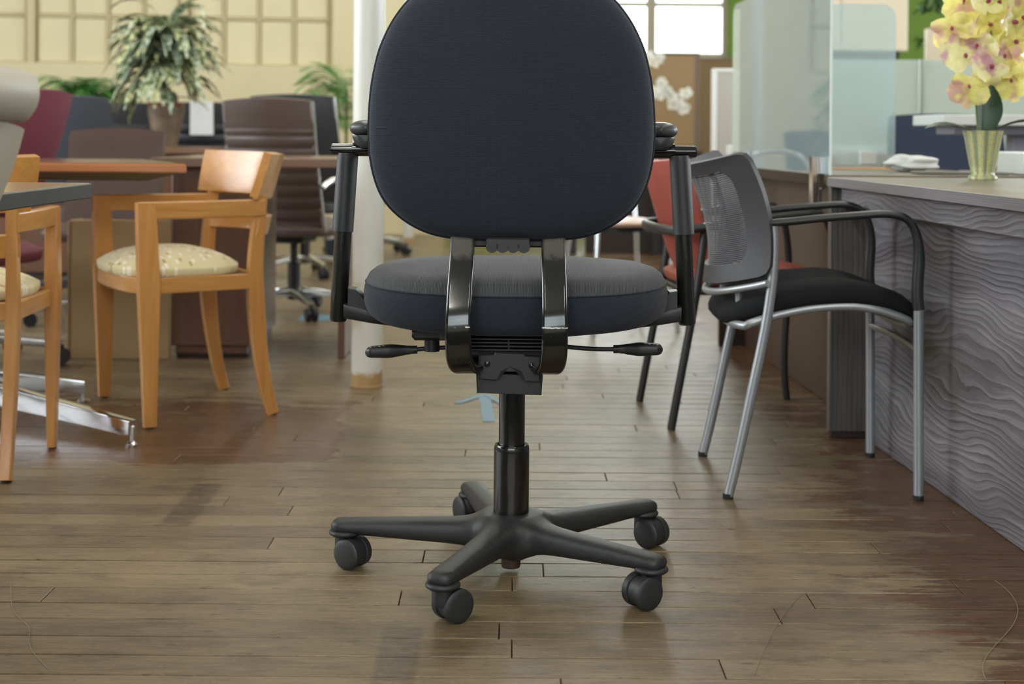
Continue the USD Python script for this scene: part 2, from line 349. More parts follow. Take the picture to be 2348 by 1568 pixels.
for z in (1.33, 2.1, 2.9, 3.67): part(w5, 'muntin', box2(8.53, 8.57, 3.0, 11.0, z - .03, z + .03), m_frame, False)
# cream wall with painted-over factory windows, turned a little
YAW = math.degrees(math.atan(0.14))
wl = struct('wall_back_left', label='cream painted wall of blocked factory windows')
def wl_part(name, m_, mt, **k): part(wl, name, mv(rot(m_, YAW), -1.5, 12.0, 0), mt, False, **k)
wl_part('wall_sill', box2(-6.2, 0.95, 0.06, 0.3, 0, 1.43, .004), m_cream)
wl_part('wall_head', box2(-6.2, 0.95, 0.12, 0.3, 3.35, H, .004), m_cream)
wl_part('wall_pier', box2(-0.02, 0.95, 0.06, 0.3, 1.43, 3.35, .004), m_cream)
wl_part('backing', box2(-6.2, 0.0, 0.16, 0.3, 1.43, 3.35, .004), m_muntin)
PW, PH, tk, tn = 0.292, 0.385, 0.07, 0.03
x = -0.05; bays = 0
while x > -6.1:
    for c in range(4):
        for r_ in range(5):
            z = 1.435 + r_ * PH
            dx = rnd.uniform(-.004, .004)
            wl_part('pane', box2(x - PW + tn / 2, x - tn / 2, 0.125 + dx, 0.16, z + (0 if r_ == 0 else tn / 2), z + PH - tn / 2, .006), m_cream2)
        x -= PW
        if c < 3: wl_part('muntin', box2(x - .011, x + .011, 0.105, 0.16, 1.43, 3.35, .004), m_muntin)
    x -= tk / 2; wl_part('mullion', box2(x - tk / 2, x + tk / 2, 0.075, 0.16, 1.43, 3.35, .006), m_muntin); x -= tk / 2
for r_ in range(1, 5):
    wl_part('glazing_bar', box2(-6.1, -0.05, 0.108, 0.16, 1.435 + r_ * PH - .011, 1.435 + r_ * PH + .011, .004), m_muntin)
# ceiling lamps (above the picture)
m_tin = plain('lamp_housing', lin(220, 220, 215), 0.4)
for i, (lx, ly) in enumerate(LAMPS):
    solo('ceiling_lamp', cat(box2(lx - .19, lx + .19, ly - 1.25, ly + 1.25, 3.735, 3.80), rod((lx, ly - .9, 3.79), (lx, ly - .9, H), .008, 8), rod((lx, ly + .9, 3.79), (lx, ly + .9, H), .008, 8)), m_tin,
         'long white ceiling lamp, %s from the viewer in the %s row above the aisle' % (('first', 'second', 'third', 'fourth')[i % 4], 'left' if i < 4 else 'right'), 'ceiling lamp', group='ceiling lamps above the aisle')
# ------------------------------------------------------------------ columns
def column_mat():
    g = Gr('column_paint'); p = g.pos(); z = R(g.add('separate_xyz', vector=p) + '.z')
    worn = g.step(g.math('add', z, g.math('multiply', g.noise(p, 30, 3), 0.05)), 0.085, 0.06)
    rust = g.math('multiply', g.step(z, 0.75, 0.2), g.step(g.noise(p, 7, 4), 0.48, 0.66))
    c = g.mix(g.math('multiply', rust, 0.45), lin(222, 222, 214), lin(190, 168, 128))
    c = g.mix(worn, c, lin(178, 146, 98))
    return g.principled(base_color=c, roughness=0.35, normal=g.bump(g.noise(p, 40, 3), 0.15, 0.002))
m_col = column_mat()
def column(x, y, r, label):
    t = thing('column', label, 'column', (x, y, 0))
    part(t, 'shaft', lathe([(r + .002, 0), (r + .002, 0.004), (r, 0.006), (r, H - .02)], 40), m_col)
    part(t, 'top_plate', cbox(.3, .3, .02, (0, 0, H - .01)), m_col)
column(-0.488, 4.84, 0.0535, 'white painted round steel column with tan worn foot, left of the task chair')
column(-0.80, 11.1, 0.043, 'slim white column far back, seen below the task chair backrest')
# ------------------------------------------------------------------ the task chair in the middle
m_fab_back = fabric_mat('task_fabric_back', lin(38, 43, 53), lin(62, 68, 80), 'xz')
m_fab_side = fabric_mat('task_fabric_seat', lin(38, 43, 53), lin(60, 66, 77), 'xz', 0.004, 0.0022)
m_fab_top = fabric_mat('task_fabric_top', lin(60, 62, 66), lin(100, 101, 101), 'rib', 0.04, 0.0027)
m_blk = plain('black_plastic', lin(34, 34, 34), 0.42, vary=0.12, vscale=20, bump=0.25, bscale=900)
m_blk2 = plain('black_moulding', lin(40, 41, 42), 0.5, vary=0.15, vscale=12, bump=0.35, bscale=700)
m_gloss = plain('black_enamel', lin(22, 21, 19), 0.16, vary=0.1, vscale=6, coat=0.4)
m_sleeve = plain('black_texture_metal', lin(40, 41, 42), 0.36, bump=0.5, bscale=900)
m_pad = plain('arm_pad_rubber', lin(58, 59, 60), 0.38, vary=0.08)
m_steel = plain('worn_steel', lin(200, 200, 196), 0.3, metal=0.9)
m_rust = plain('rusty_stub', lin(78, 56, 44), 0.7, vary=0.3, vscale=60)
m_print = plain('white_print', lin(215, 215, 210), 0.6)
def jbar_mat():
    g = Gr('scuffed_enamel'); o = g.obj(); z = R(g.add('separate_xyz', vector=o) + '.z')
    wob = g.math('multiply', g.math('subtract', g.noise(o, 90, 3), 0.5), 0.006)
    ring = g.math('multiply', g.step(g.math('absolute', g.math('subtract', g.math('add', z, wob), 0.523)), 0.0016, 0.0006), g.step(g.noise(g.map(o, loc=(3, 0, 0)), 45, 2), 0.50, 0.56))
    dust = g.math('multiply', g.step(g.math('add', z, g.math('multiply', wob, 3.0)), 0.628, 0.655), 0.55)
    specks = g.step(g.noise(o, 420, 1), 0.80, 0.84)
    c = g.mix(dust, lin(20, 19, 17), lin(84, 80, 73)); c = g.mix(g.math('maximum', ring, g.math('multiply', specks, 0.6)), c, lin(205, 205, 205))
    return g.principled(base_color=c, roughness=g.math('add', 0.13, g.math('multiply', dust, 0.7)), coat_weight=g.math('subtract', 0.5, dust, clamp=True), coat_roughness=0.08)
m_jbar = jbar_mat()
TC = thing('task_chair', 'black fabric task chair seen from behind, standing in the middle of the floor', 'office chair', (0.004, 2.80, 0), -1.2)
# --- backrest outline, half widths (m) by height (m)
BK = np.array([(1.170, 0.0), (1.1665, .045), (1.156, .088), (1.136, .132), (1.1085, .169), (1.080, .1965), (1.049, .2175), (1.005, .2375), (.947, .2505), (.900, .2550), (.863, .2565), (.824, .2555), (.786, .2495), (.748, .2370), (.7255, .2215), (.710, .2055), (.694, .1830), (.680, .155), (.672, .125), (.668, .08), (.667, .0)])
def back_out(n=140, grow=0.0):
    r_ = [(w, z) for z, w in BK]; l_ = [(-w, z) for z, w in BK[::-1][1:-1]]
    P = np.array(r_ + l_); d = np.r_[0, np.cumsum(np.linalg.norm(np.diff(np.vstack([P, P[:1]]), axis=0), axis=1))]
    q = np.linspace(0, d[-1], n, endpoint=False); Q = np.vstack([P, P[:1]])
    O = np.c_[np.interp(q, d, Q[:, 0]), np.interp(q, d, Q[:, 1])]
    for _ in range(5): O = (np.roll(O, 1, 0) + 2 * O + np.roll(O, -1, 0)) / 4
    c = A(0, .90); v = O - c; return c + v * (1 + grow / np.linalg.norm(v, axis=1, keepdims=True))
def back_shell(out, prof, curve=0.05):
    c = A(0, .90); V = []
    for s, y in prof:
        xz = c + (out - c) * s; lean = (xz[:, 1] - .9) * -0.08
        yy = y - .315 + curve * (1 - (xz[:, 0] / .26) ** 2) * -1 + curve + lean + 0.03 * ((xz[:, 1] - .9) / .25) ** 2 * 0.4
        V.append(np.c_[xz[:, 0], yy, xz[:, 1]])
    return loft(V)
rear = [(0.001, -.030), (.2, -.0297), (.4, -.0285), (.6, -.026), (.75, -.0225), (.86, -.0165), (.93, -.0085), (.965, 0.0), (.985, .008), (.99, .016), (.985, .020), (.9, .022), (.5, .022), (.001, .022)]
BR = part(TC, 'backrest', back_shell(back_out(), rear, .03), m_fab_back, 60)
front = [(.001, .022), (.9, .022), (.985, .0225), (1.0, .030), (1.005, .042), (.995, .056), (.96, .070), (.9, .078), (.7, .086), (.4, .088), (.001, .088)]
part(BR, 'front_cushion', back_shell(back_out(), front, .03), m_fab_side, 60)
o_ = back_out(200); V = back_shell(o_, [(.988, .0205)], .03) if False else None
c_ = A(0, .90); xz = c_ + (o_ - c_) * .992
part(BR, 'piping', tube(np.c_[xz[:, 0], .0205 - .315 + .03 * (xz[:, 0] / .26) ** 2 + (xz[:, 1] - .9) * -.08 + .012 * ((xz[:, 1] - .9) / .25) ** 2, xz[:, 1]], .0032, 6, closed=True), m_fab_side)
# --- seat
so = superell(.294, .270, 2.4, 120); so[:, 1] -= .005; so[:, 0] *= 1 - .05 * ((so[:, 1] + .27) / .54 - .4); so[:, 0] += .006
side = [(.001, .494), (.86, .494), (.935, .497), (.972, .505), (.992, .517), (1.002, .532), (1.004, .548), (.999, .560), (.990, .569)]
top = [(.990, .5675), (.984, .575), (.968, .584), (.935, .5915), (.86, .5985), (.65, .603), (.45, .606), (.2, .607), (.001, .607)]
def seat_lift(V):
    V = V.copy(); f = np.clip((V[:, 1] + .27) / .54, 0, 1); V[:, 2] += -.002 + .006 * np.sin(f * np.pi) + .006 * np.clip(np.abs(V[:, 0]) / .29, 0, 1) ** 3 * np.clip((.555 - V[:, 2]) / .05, 0, 1); return V
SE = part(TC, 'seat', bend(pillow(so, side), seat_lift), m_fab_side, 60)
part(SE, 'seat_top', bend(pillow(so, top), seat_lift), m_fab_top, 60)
so2 = so * .991; part(SE, 'seam', tube(seat_lift(np.c_[so2, np.full(len(so2), .5688)]), .0018, 5, closed=True), m_fab_side)
part(SE, 'back_seam', tube([(0.012, -.2745 + .0006, .565), (0.012, -.2745, .55), (0.012, -.2705, .532), (0.012, -.264, .52), (0.012, -.252, .508)], .0011, 5), m_fab_side)
part(TC, 'seat_pan', cat(pillow(superell(.17, .15, 3.0, 48), [(.001, .478), (.96, .478), (1, .484), (1, .499), (.001, .499)]), box2(-.13, -.115, -.2, -.15, .478, .5)), m_blk)
# --- the two bent bars carrying the back
def bar(s):
    P = spl([(s * .0805, -.262, .715), (s * .081, -.268, .675), (s * .0815, -.296, .622), (s * .083, -.322, .575), (s * .0835, -.337, .533), (s * .0835, -.337, .492), (s * .081, -.322, .460), (s * .072, -.288, .4405), (s * .061, -.240, .442), (s * .054, -.17, .452)], 44)
    k = np.linspace(0, 1, 44); w = np.interp(k, [0, .45, .8, 1], [.0425, .0455, .046, .040])
    sec = rrect(1, .017, .0068, 4); sec[:, 0] = np.sign(sec[:, 0]) * (np.abs(sec[:, 0]) - .5 * 0)
    R_ = []
    T = np.gradient(P, axis=0); T /= np.linalg.norm(T, axis=1, keepdims=True); S = np.cross(T, A(1, 0, 0)); S /= np.linalg.norm(S, axis=1, keepdims=True); Xd = np.cross(S, T)
    for i in range(44):
        q = rrect(w[i], .015, .0065, 4); R_.append(P[i] + Xd[i] * q[:, :1] + S[i] * q[:, 1:])
    return mv(loft(R_), -.004, 0, 0)
for s in (-1, 1): part(TC, 'back_bar', bar(s), m_jbar, 40)
part(TC, 'back_bracket', box2(-.072, .062, -.262, -.244, .655, .70), m_blk)
# scalloped release grip
gx = np.linspace(-.041, .034, 60); P = [(x, -.005 - .0045 * math.cos((x + .041) / .075 * 8 * math.pi) if 0 else .6505 + .0042 * math.cos((x + .0035) / .0185 * 2 * math.pi + math.pi)) for x in gx]
poly = np.array([(-.0395, .672), (-.041, .66)] + P + [(.034, .66), (.0325, .672)])
def prism(poly, y0, y1, b=.003):
    c = poly.mean(0); n = np.c_[poly, np.zeros(len(poly))]
    R_ = [np.c_[(c + (poly - c) * s)[:, 0], np.full(len(poly), y), (c + (poly - c) * s)[:, 1]] for s, y in ((.94, y0), (1, y0 + b), (1, y1 - b), (.94, y1))]
    return loft(R_)
part(TC, 'tilt_grip', cat(*[rod((x, -.306, .6595), (x, -.262, .6595), .0112, 20) for x in (-.031, -.0125, .006, .0245)], box2(-.0422, .0357, -.305, -.262, .6595, .675, .003)), m_blk, 40)
# --- mechanism
part(TC, 'louvre', cat(*[box2(-.075, .068, -.245, -.215, z, z + .0035, .001) for z in (.4865, .480, .4735, .467)], box2(-.004, 0, -.24, -.215, .466, .49, .001), box2(-.075, .068, -.215, -.2, .45, .497)), m_blk)
pl = np.array([(-.0555, .462), (-.0545, .419), (-.0235, .417), (-.0165, .433), (.0235, .433), (.0305, .4155), (.0555, .414), (.0565, .460), (.028, .4615), (.026, .4655), (-.026, .467), (-.028, .463)])
MC = part(TC, 'mechanism_cover', prism(pl, -.262, -.246, .002), m_blk, 30)
for sx, sz in ((-.040, .4465), (.0395, .4445)): part(MC, 'screw', mv(rot(lathe([(.0001, .004), (.003, .0036), (.0052, .002), (.0056, 0), (.0001, 0)], 16), 90, (1, 0, 0)), sx, -.262, sz), m_gloss)
part(TC, 'tilt_housing', cat(prism(np.array([(-.060, .428), (-.0585, .392), (.0575, .389), (.060, .426)]), -.25, -.10, .002), box2(-.055, .055, -.1, .13, .405, .47), box2(-.09, .09, -.19, .12, .46, .482)), m_blk, 30)
# levers
for s, a in ((-1, 'left'), (1, 'right')):
    if s < 0: pts = [(-.09, -.10, .452), (-.125, -.105, .4515), (-.19, -.105, .4465)]; tip = A(-.277, -.105, .441); root = A(-.186, -.105, .4465)
    else: pts = [(.085, -.10, .4575), (.105, -.105, .4555), (.14, -.105, .4525), (.20, -.105, .452)]; tip = A(.286, -.105, .4525); root = A(.20, -.105, .452)
    LV = part(TC, 'lever', tube(spl(pts, 14), .0042, 10), m_blk)
    ax = tip - root; L = np.linalg.norm(ax); n = 26; t = np.linspace(0, 1, n)
    prof = np.interp(t, [0, .06, .14, .2, .3, .45, .55, .9, .97, 1], [.006, .0082, .0082, .0095, .0105, .0125, .0125, .0105, .008, .003]); wid = np.interp(t, [0, .15, .3, .5, .9, 1], [.008, .008, .012, .017, .016, .006])
    R_ = []
    for k in range(n):
        q = rrect(1, 1, .35, 3); R_.append(root + ax * t[k] + np.c_[np.zeros(len(q)), q[:, 0] * wid[k] * 2, q[:, 1] * prof[k] * 2])
    part(LV, 'paddle', loft(R_), m_blk, 40); part(LV, 'ferrule', rod(root - ax * .08, root + ax * .14, .0078, 18), m_blk)
    for q in range(4):
        pz = (tip + (root - tip) * (.12 + .09 * q)); part(LV, 'printed_mark', cbox(.0045, .004 if q % 2 else .008, .0006, (pz[0], pz[1] - .006, pz[2] + .0098 + .0006 * q), .0002), m_print, False)
part(TC, 'height_knob', cat(box2(-.187, -.125, -.135, -.09, .468, .492, .006), rod((-.150, -.115, .446), (-.150, -.115, .47), .0145, 14)), m_blk)
# --- column
part(TC, 'gas_lift', lathe([(.0001, .10), (.0257, .10), (.0257, .405), (.0001, .405)], 40), m_gloss)
part(TC, 'column_sleeve', lathe([(.0265, .093), (.0352, .093), (.0350, .235), (.0345, .243), (.0325, .2475), (.0285, .2475), (.0265, .243)], 40), m_gloss)
# --- five-star base
ANG = [-20, 52, 124, 196, 268]
LEGD = [(math.sin(math.radians(a)), -math.cos(math.radians(a))) for a in ANG]
def star(x, y, z):
    """rounded five-legged base as a smooth blend of tapering bars and a hub"""
    rr = math.hypot(x, y); ds = []
    for dx, dy in LEGD:
        r_ = x * dx + y * dy
        if r_ < -.03: continue
        t = min(max(r_, 0.0), .330) / .33; s_ = -x * dy + y * dx; e = max(0.0, r_ - .330, -r_)
        w = .0385 - .0105 * min(1.0, t * 1.25); top_ = .1045 - .009 * t; bot = .046 + .0185 * t ** 1.3; h = (top_ - bot) / 2; zc = (top_ + bot) / 2
        k = ((abs(s_) / w) ** 3 + (e / .029) ** 3 + (abs(z - zc) / h) ** 2.6) ** (1 / 2.8)
        ds.append((k - 1) * min(w, h))
    ds.append(((rr / .050) ** 4 + (abs(z - .076) / .031) ** 4) ** .25 * .03 - .03)
    m_ = min(ds); return -(m_ - .012 * math.log(sum(math.exp(-(q - m_) / .012) for q in ds if q - m_ < .1)) + .0015)
base = m3.Manifold.level_set(star, [-.37, -.37, .03, .37, .37, .115], .0085, 0.0)
me_ = base.to_mesh(); base = trimesh.Trimesh(me_.vert_properties[:, :3], me_.tri_verts, process=False)
trimesh.smoothing.filter_taubin(base, iterations=6)
SB = part(TC, 'star_base', base, m_blk2, 70)
part(SB, 'column_stub', lathe([(.0001, .006), (.018, .006), (.019, .010), (.019, .045), (.027, .052), (.0001, .052)], 24), m_rust)
SW = {-20: 38, 52: 215, 124: -40, 196: 120, 268: -32}      # direction each caster trails
for a in ANG:
    d = A(math.sin(math.radians(a)), -math.cos(math.radians(a)), 0); c = d * .330
    w = math.radians(SW[a]); tr = A(math.cos(w), math.sin(w), 0); ax = A(-tr[1], tr[0], 0)
    wc = c + tr * .021 + A(0, 0, .0302); deg = math.degrees(w)
    hood = rot(cat(rod((0, -.0075, .0), (0, .0075, .0), .0272, 28)), deg)
    hood.apply_translation(wc)
    stem = mv(lathe([(.0001, .030), (.016, .030), (.0195, .036), (.0195, .064), (.0001, .066)], 24), *c)
    neck = rot(mv(cbox(.034, .017, .03, (-.008, 0, .012), .006), 0, 0, 0), deg); neck.apply_translation(wc)
    CA = part(TC, 'caster', cat(hood, stem, neck), m_blk2, 40)
    part(CA, 'collar', mv(lathe([(.018, .0605), (.0265, .0615), (.0305, .0645), (.0312, .068), (.029, .0715), (.0235, .073), (.018, .073)], 32), *c), m_blk2, 50)
    for s in (-1, 1):
        wl_ = lathe([(.0001, -.0085), (.027, -.0085), (.0298, -.007), (.0302, -.003), (.0298, .005), (.027, .0080), (.020, .0098), (.008, .0105), (.0001, .0106)], 36)
        wl_ = rot(wl_, 90 * -s, (1, 0, 0)); wl_ = rot(mv(wl_, 0, s * .0175, 0), deg); wl_.apply_translation(wc)
        part(CA, 'wheel', wl_, m_blk2, 40)
# --- arms
for s in (-1, 1):
    xb, xt = s * .332, s * .318
    AR = thing.__globals__['numbered'](TC, 'armrest') if False else None
    P0, P1, P2 = A(s * .338, -.045, .492), A(s * .330, -.045, .676), A(s * .3215, -.045, .818)
    up_ = (P2 - P0) / np.linalg.norm(P2 - P0)
    sec = circ(.0168, 24, .021)
    inner = sweep([P0, P0 + up_ * .004, P0 + up_ * .20], sec, (0, 1, 0), [.9, 1, 1])
    AP = part(TC, 'arm_post', cat(inner), m_gloss, 40)
    sec2 = circ(.0205, 26, .0245)
    part(AP, 'post_sleeve', sweep([P1 - up_ * .01, P1 - up_ * .008, P2 - up_ * .006, P2], sec2, (0, 1, 0), [.98, 1, 1, .96]), m_sleeve, 40)
    zc = .8255
    part(AP, 'cross_tube', cat(rod((s * .150, -.045, zc), (s * .3515, -.045, zc), .0112, 24)), m_gloss, 40)
    part(AP, 'tube_collar', cat(rod((s * .20, -.045, zc + .0005), (s * .3115, -.045, zc + .0005), .0142, 24), cbox(.03, .03, .006, (s * .3215, -.045, .8155), .002)), m_gloss, 40)
    part(AP, 'end_cap', cat(rod((s * .3500, -.045, zc), (s * .3535, -.045, zc), .0115, 24, .0095)), m_steel if 0 else m_gloss, 40)
    # pad runs forwards, seen end on
    prof = superell(.036, .0165, 2.3, 30); y = np.linspace(-.115, .165, 26); k = np.clip(np.minimum(y + .115, .165 - y) / .05, 0, 1); k = np.sqrt(1 - (1 - k) ** 2) * .85 + .15
    padm = loft([np.c_[s * .279 + prof[:, 0] * kk, np.full(30, yy), .866 + prof[:, 1] * (.35 + .65 * kk)] for yy, kk in zip(y, k)])
    und = loft([np.c_[s * .279 + q[:, 0], np.full(len(q), yy), .8405 + q[:, 1]] for yy, kk in zip(y * .95, k) for q in [np.array([(.030, .0125), (.031, .009), (.0265, -.002), (.017, -.0115), (-.017, -.0115), (-.0265, -.002), (-.031, .009), (-.030, .0125)]) * A(.35 + .65 * kk, 1)]])
    PD = part(TC, 'arm_pad', padm, m_pad, 60); part(PD, 'pad_base', und, m_pad, 60)
    # bracket under the seat
    pb = np.array([(s * .318, .558), (s * .302, .556), (s * .284, .536), (s * .268, .508), (s * .286, .502), (s * .318, .504)])
    if s < 0: pb = pb[::-1]
    part(TC, 'arm_bracket', cat(prism(pb, -.066, -.020, .004), loft([np.c_[np.full(12, x), -.045 + q[:, 0], z + q[:, 1]] for x, z, q in [(s * .325, .514, rrect(.045, .03, .008, 2)), (s * .27, .503, rrect(.05, .026, .008, 2)), (s * .17, .488, rrect(.055, .018, .006, 2)), (s * .08, .484, rrect(.055, .014, .005, 2))]])), m_blk, 35)
# ------------------------------------------------------------------ desks on the right
def laminate(name, c0, c1, c2, along, across, amp=0.14, lines=58):
    """woodgrain print: warped lines running along one axis of the panel"""
    g = Gr(name); o = g.obj(); sp = g.add('separate_xyz', vector=o); a_, b_ = R(sp + '.' + along), R(sp + '.' + across)
    wv = g.add('combine_xyz', 'vector', x=g.math('multiply', a_, 0.9), y=g.math('multiply', b_, 2.2), z=0.0)
    warp = g.math('subtract', g.noise(wv, 1.5, 2, 0.45), 0.5)
    w2 = g.math('subtract', g.noise(wv, 6.0, 2, 0.5), 0.5)
    c_ = g.math('add', b_, g.math('add', g.math('multiply', warp, amp * 2), g.math('multiply', w2, amp * 0.12)))
    jit = g.math('multiply', g.noise(g.add('combine_xyz', 'vector', x=g.math('multiply', a_, 1.3), y=g.math('multiply', c_, 9.0), z=0.0), 3.0, 4, 0.7), 0.9)
    ring = g.math('fraction', g.math('add', g.math('multiply', c_, lines), jit))
    l1 = g.math('subtract', 1.0, g.math('power', ring, 1.8))
    ampl = g.noise(g.add('combine_xyz', 'vector', x=g.math('multiply', a_, 0.8), y=g.math('multiply', c_, 7.0), z=1.0), 2.0, 2, 0.5)
    l1 = g.math('add', 0.5, g.math('multiply', g.math('subtract', l1, 0.72), g.math('multiply', ampl, 0.9)))
    l2 = g.noise(g.add('combine_xyz', 'vector', x=g.math('multiply', a_, 1.3), y=g.math('multiply', c_, 60.0), z=0.0), 3.0, 4, 0.7)
    l3 = g.noise(g.add('combine_xyz', 'vector', x=g.math('multiply', a_, 0.5), y=g.math('multiply', c_, 5.0), z=2.0), 2.0, 3, 0.6)
    f = g.math('add', g.math('multiply', l1, 0.32), g.math('add', g.math('multiply', l2, 0.32), g.math('multiply', l3, 0.36)))
    c = g.ramp(f, [(0.32, c0), (0.5, c1), (0.68, c2)])
    return g.principled(base_color=c, roughness=0.42, normal=g.bump(l2, 0.12, 0.001))
G0, G1, G2 = lin(66, 63, 67), lin(116, 113, 118), lin(160, 157, 160)
m_grey_y = laminate('grey_oak_long', G0, G1, G2, 'y', 'z')
m_grey_z = laminate('grey_oak_upright', lin(62, 57, 55), lin(92, 86, 84), lin(116, 110, 107), 'z', 'x', 0.02, 70)
m_grey_top = laminate('grey_oak_top', lin(108, 100, 84), lin(124, 116, 98), lin(136, 128, 110), 'y', 'x', 0.05, 60)
m_edge = laminate('grey_oak_edge', lin(104, 101, 104), lin(124, 121, 125), lin(140, 137, 141), 'y', 'z', 0.002, 240)
m_mahog = wood_mat('mahogany', lin(58, 34, 25), lin(92, 58, 44), 'z', 0.6, 0.35, 0.2)
m_brown = plain('brown_laminate', lin(78, 62, 53), 0.42, vary=0.05, vscale=3)
m_bdark = plain('brown_panel_dark', lin(48, 34, 30), 0.5)
m_btop = plain('brown_top', lin(122, 108, 90), 0.3, vary=0.04)
m_chrome = plain('chrome', lin(225, 226, 228), 0.12, metal=1.0)
m_screwm = plain('brass_screw', lin(140, 120, 90), 0.35, metal=1.0)
RZ = 2.9
def loc_desk(y0, y1):
    """origin at the far front corner; local -y runs toward the viewer along the front"""
    return (0.905 + (4.07 - y1) * 0.0505, y1, 0), RZ
L, a = loc_desk(2.2, 4.07)
GD = thing('reception_desk', 'grey woodgrain reception desk at the right with the yellow orchid on it', 'desk', L, a)
part(GD, 'worktop', box2(0, 0.95, -2.15, 0.0, 0.7155, 0.7425, .002), m_grey_top)
part(GD, 'front_edge', box2(-.0015, 0.0, -2.15, 0.0, 0.7165, 0.7415, .0003), m_edge, False)
part(GD, 'end_panel', box2(0.0, 0.95, -.03, -.002, 0.02, 0.7155, .002), m_grey_z)
part(GD, 'end_panel', box2(0.105, 0.95, -2.145, -2.115, 0.02, 0.7155, .002), m_grey_z)
part(GD, 'modesty_panel', box2(0.105, 0.125, -2.115, -.03, 0.0, 0.66, .002), m_grey_y)
part(GD, 'support_rail', box2(0.03, 0.125, -2.1, -.03, 0.66, 0.7155, .002), m_grey_y)
part(GD, 'plinth', box2(0.006, 0.94, -.028, -.004, 0.0, 0.02, .002), m_bdark)
L2, a2 = loc_desk(4.12, 5.95); L2 = (L2[0] + .018, L2[1], 0)
BD = thing('brown_desk', 'brown laminate desk behind the grey desk, with clear screens on it', 'desk', L2, a2)
part(BD, 'worktop', box2(0, 0.62, -1.78, 0.0, 0.712, 0.7455, .003), m_btop)
part(BD, 'front_edge', box2(-.0015, 0.0, -1.78, 0.0, 0.713, 0.7445, .0003), m_bdark, False)
part(BD, 'modesty_panel', box2(0.125, 0.145, -1.75, -.13, 0.0, 0.712, .002), m_brown)
part(BD, 'end_panel', box2(0.02, 0.62, -.13, -.10, 0.0, 0.712, .002), m_bdark)
part(BD, 'end_panel', box2(0.145, 0.62, -1.775, -1.75, 0.0, 0.712, .002), m_bdark)
# ------------------------------------------------------------------ clear screens
def acrylic(name, haze, col):
    g = Gr(name); fr_ = g.add('fresnel', 'fac', IOR=1.49)
    t = g.add('transparent_bsdf', 'BSDF', color=(0.93, 0.965, 0.955)); d = g.add('diffuse_bsdf', 'BSDF', color=col)
    a_ = g.add('mix_closure', 'closure', fac=haze, closure1=t, closure2=d)
    return g.done(g.add('mix_closure', 'closure', fac=fr_, closure1=a_, closure2=g.add('glossy_bsdf', 'BSDF', color=(1, 1, 1), roughness=0.03)))
m_acr = acrylic('acrylic', 0.36, lin(216, 240, 244)); m_acr_e = plain('acrylic_edge', lin(222, 232, 228), 0.3)
def screen_mesh(w, h, r, th):
    """sheet with two rounded top corners in the xz plane"""
    P = [(0, 0), (w, 0), (w, h - r)] + [(w - r + r * math.cos(t), h - r + r * math.sin(t)) for t in np.linspace(0.15, math.pi / 2, 8)] + [(r - r * math.sin(t), h - r + r * math.cos(t)) for t in np.linspace(0.0, math.pi / 2 - .1, 8)] + [(0, h - r)]
    return prism(np.array(P), -th / 2, th / 2, .0004)
def clamp(t, x, y, z, deg=0):
    q = cat(box2(-.018, .018, -.012, .012, 0, .055, .003), box2(-.018, .018, .012, .03, -.085, .055, .003), box2(-.018, .018, -.02, .03, -.092, -.085, .002), rod((0, 0, -.097), (0, 0, -.04), .004, 10), mv(lathe([(.0001, -.002), (.012, -.002), (.012, .004), (.0001, .004)], 14), 0, 0, -.042))
    part(t, 'clamp', mv(rot(q, deg), x, y, z), m_chrome, 30)
S1 = thing('clear_screen', 'clear acrylic screen clamped along the front of the brown desk, nearest to the grey desk', 'acrylic screen', (.929, 4.15, .7455), 90 + RZ)
part(S1, 'sheet', screen_mesh(1.385, .622, .06, .006), m_acr, 30)
part(S1, 'edge_strip', box2(-.0075, -.0005, -.0032, .0032, 0, .622, .0005), m_acr_e, False)
clamp(S1, .06, .012, 0, 0); clamp(S1, 1.2, .012, 0, 0)
S2 = thing('clear_screen', 'second acrylic screen standing crosswise at the far end of the brown desk', 'acrylic screen', (.985, 5.80, .7455), 0)
part(S2, 'sheet', screen_mesh(.577, .655, .06, .006), m_acr, 30)
part(S2, 'foot', cat(box2(.43, .50, -.02, .02, 0, .055, .004)), plain('clear_bracket', lin(212, 214, 208), 0.2), 30)
# ------------------------------------------------------------------ things on the desks
m_paper = plain('paper', lin(232, 232, 230), 0.8)
m_orange = plain('orange_print', lin(216, 150, 84), 0.7)
solo('leaflet', mv(rot(cbox(.21, .12, .003, b=.0006), 8), 1.22, 4.95, .7472), m_orange, 'orange leaflet lying flat on the brown desk by the screen edge', 'leaflet')
cr = trimesh.creation.icosphere(3); v = cr.vertices; v *= (1 + .5 * (meshkit.noise(v * 2.2, 3) - .5))[:, None]; cr.vertices = v * A(.085, .06, .028)
solo('crumpled_paper', mv(cr, 1.30, 4.62, .7455 + .028), m_paper, 'crumpled white sheet of paper on the brown desk beside the clear bracket', 'paper', 25)
solo('booklet', cat(mv(rot(cbox(.26, .16, .008, b=.001), -4), 1.37, 4.36, .7498)), plain('booklet_cover', lin(120, 116, 104), 0.4), 'thin dull booklet lying on the brown desk behind the orchid', 'booklet')
